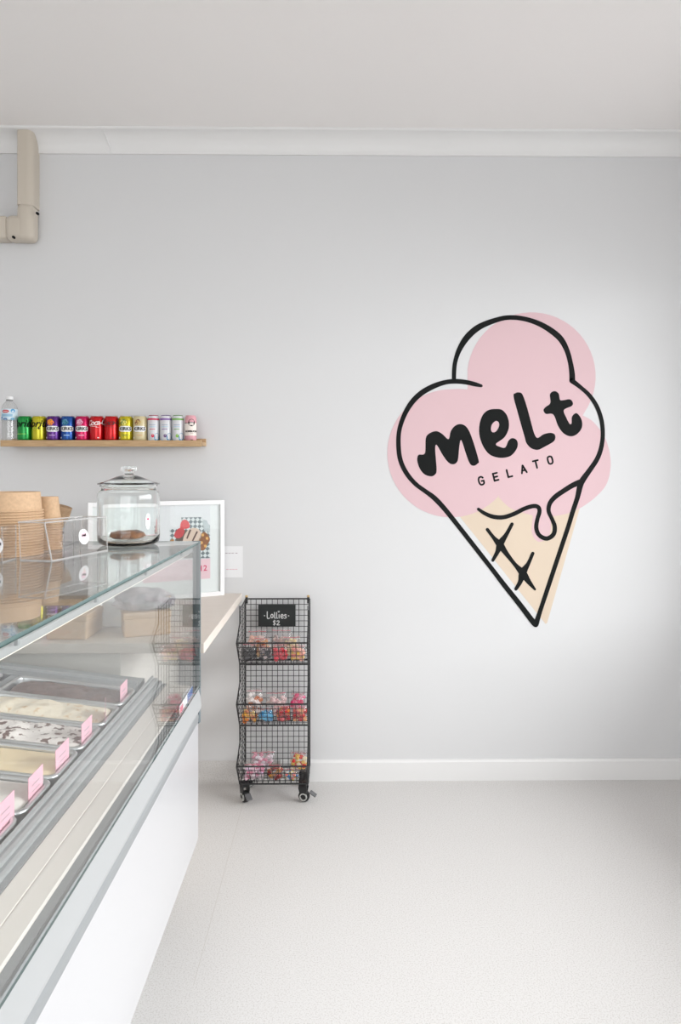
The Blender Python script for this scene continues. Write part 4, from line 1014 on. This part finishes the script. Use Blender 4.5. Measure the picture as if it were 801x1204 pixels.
# top basket
lolly_bag((X(0.13), 2.968, t1), 0.03, 0.064, 0.043, 0.085, .7, [C_(40, 42, 46), C_(58, 58, 62), C_(30, 30, 34)], 'bag of black liquorice lollies in the front corner of the top basket', .12)
lolly_bag((X(0.3), 3.032, t1), -0.03, 0.07, 0.036, 0.096, .75, [C_(214, 150, 90), C_(190, 96, 60), C_(226, 190, 140)], 'bag of orange and caramel lollies in the top basket', .1)
lolly_bag((X(0.36), 2.966, t1), 0, 0.05, 0.035, 0.074, .8, [C_(54, 54, 62), C_(206, 190, 190), C_(70, 66, 74)], 'bag of dark grey and pale lollies in the top basket', .15, .008)
lolly_bag((X(0.59), 2.968, t1), 0.03, 0.064, 0.043, 0.081, .62, [C_(226, 44, 66), C_(214, 32, 54), C_(238, 80, 96)], 'bag of bright red raspberry lollies in the top basket', .12)
lolly_bag((X(0.74), 3.032, t1), -0.03, 0.08, 0.036, 0.100, .78, [C_(240, 226, 170), C_(232, 206, 150), C_(240, 214, 190)], 'bag of pale yellow lollies at the back of the top basket', .05)
lolly_bag((X(0.85), 2.968, t1), 0, 0.062, 0.043, 0.078, .7, [C_(238, 178, 160), C_(232, 140, 130), C_(228, 190, 90)], 'bag of peach and pink lollies in the top basket', .12)
lolly_bag((X(0.2), 3.092, t1), 0.03, 0.085, 0.032, 0.111, .7, [C_(236, 200, 190), C_(224, 170, 150)], 'bag of pale pink lollies standing at the back of the top basket', -.05)
lolly_bag((X(0.57), 3.092, t1), 0, 0.09, 0.032, 0.115, .66, [C_(226, 200, 192), C_(200, 176, 176)], 'bag of washed-out mauve lollies against the back mesh of the top basket', -.04)
# middle basket
lolly_bag((X(0.13), 2.968, t2), 0.03, 0.06, 0.045, 0.069, .66, [C_(222, 160, 60), C_(236, 200, 110), C_(214, 120, 60)], 'bag of amber and yellow lollies in the middle basket', .1)
lolly_bag((X(0.38), 2.968, t2), 0, 0.062, 0.045, 0.069, .64, [C_(60, 170, 218), C_(36, 140, 196), C_(90, 186, 226)], 'bag of bright blue lollies in the middle basket', .1)
lolly_bag((X(0.63), 2.968, t2), -0.03, 0.06, 0.045, 0.079, .76, [C_(170, 26, 44), C_(206, 40, 50), C_(224, 130, 50)], 'bag of dark red and orange lollies in the middle basket', .08)
lolly_bag((X(0.87), 2.968, t2), 0.03, 0.06, 0.045, 0.076, .70, [C_(196, 30, 40), C_(214, 60, 56), C_(230, 170, 120)], 'bag of red lollies in the middle basket beside the dark red ones', .08)
lolly_bag((X(0.17), 3.05, t2), 0.05, 0.075, 0.045, 0.122, .78, [C_(238, 226, 222), C_(240, 232, 230), C_(214, 120, 60)], 'tall bag of white lollies with orange ones standing in the middle basket', -.02, .011, 34)
lolly_bag((X(0.5), 3.05, t2), 0, 0.09, 0.045, 0.109, .72, [C_(240, 206, 206), C_(236, 190, 194), C_(240, 220, 214)], 'wide bag of pale pink lollies at the back of the middle basket', -.03, .011, 40)
lolly_bag((X(0.83), 3.05, t2), -0.04, 0.062, 0.045, 0.106, .86, [C_(222, 50, 110), C_(232, 90, 140), C_(238, 170, 190)], 'bag of hot pink lollies standing in the middle basket', -.02)
# bottom basket
lolly_bag((X(0.2), 2.975, t3), 0.03, 0.09, 0.048, 0.077, .80, [C_(238, 200, 214), C_(226, 190, 220), C_(240, 226, 232), C_(214, 120, 150)], 'wide bag of pink and lilac marshmallow lollies in the bottom basket', .05, .011, 60)
lolly_bag((X(0.51), 2.972, t3), -0.04, 0.062, 0.043, 0.074, .80, [C_(170, 36, 30), C_(196, 130, 40), C_(120, 24, 26)], 'bag of dark red and gold lollies in the bottom basket', .1)
lolly_bag((X(0.75), 2.972, t3), 0, 0.056, 0.045, 0.053, .6, [C_(230, 200, 80), C_(70, 140, 200), C_(230, 120, 110), C_(240, 236, 230)], 'bag of mixed coloured lollies low in the bottom basket', .1, .008, 36)
lolly_bag((X(0.84), 3.048, t3), -0.04, 0.07, 0.042, 0.093, .80, [C_(226, 60, 50), C_(236, 190, 70), C_(240, 226, 190)], 'bag of red and yellow lollies standing in the bottom basket', -.02)
lolly_bag((X(0.3), 3.06, t3), 0.05, 0.11, 0.045, 0.093, .72, [C_(240, 214, 224), C_(236, 224, 232), C_(224, 150, 170)], 'bag of pale pink lollies at the back of the bottom basket', -.03, .011, 40)
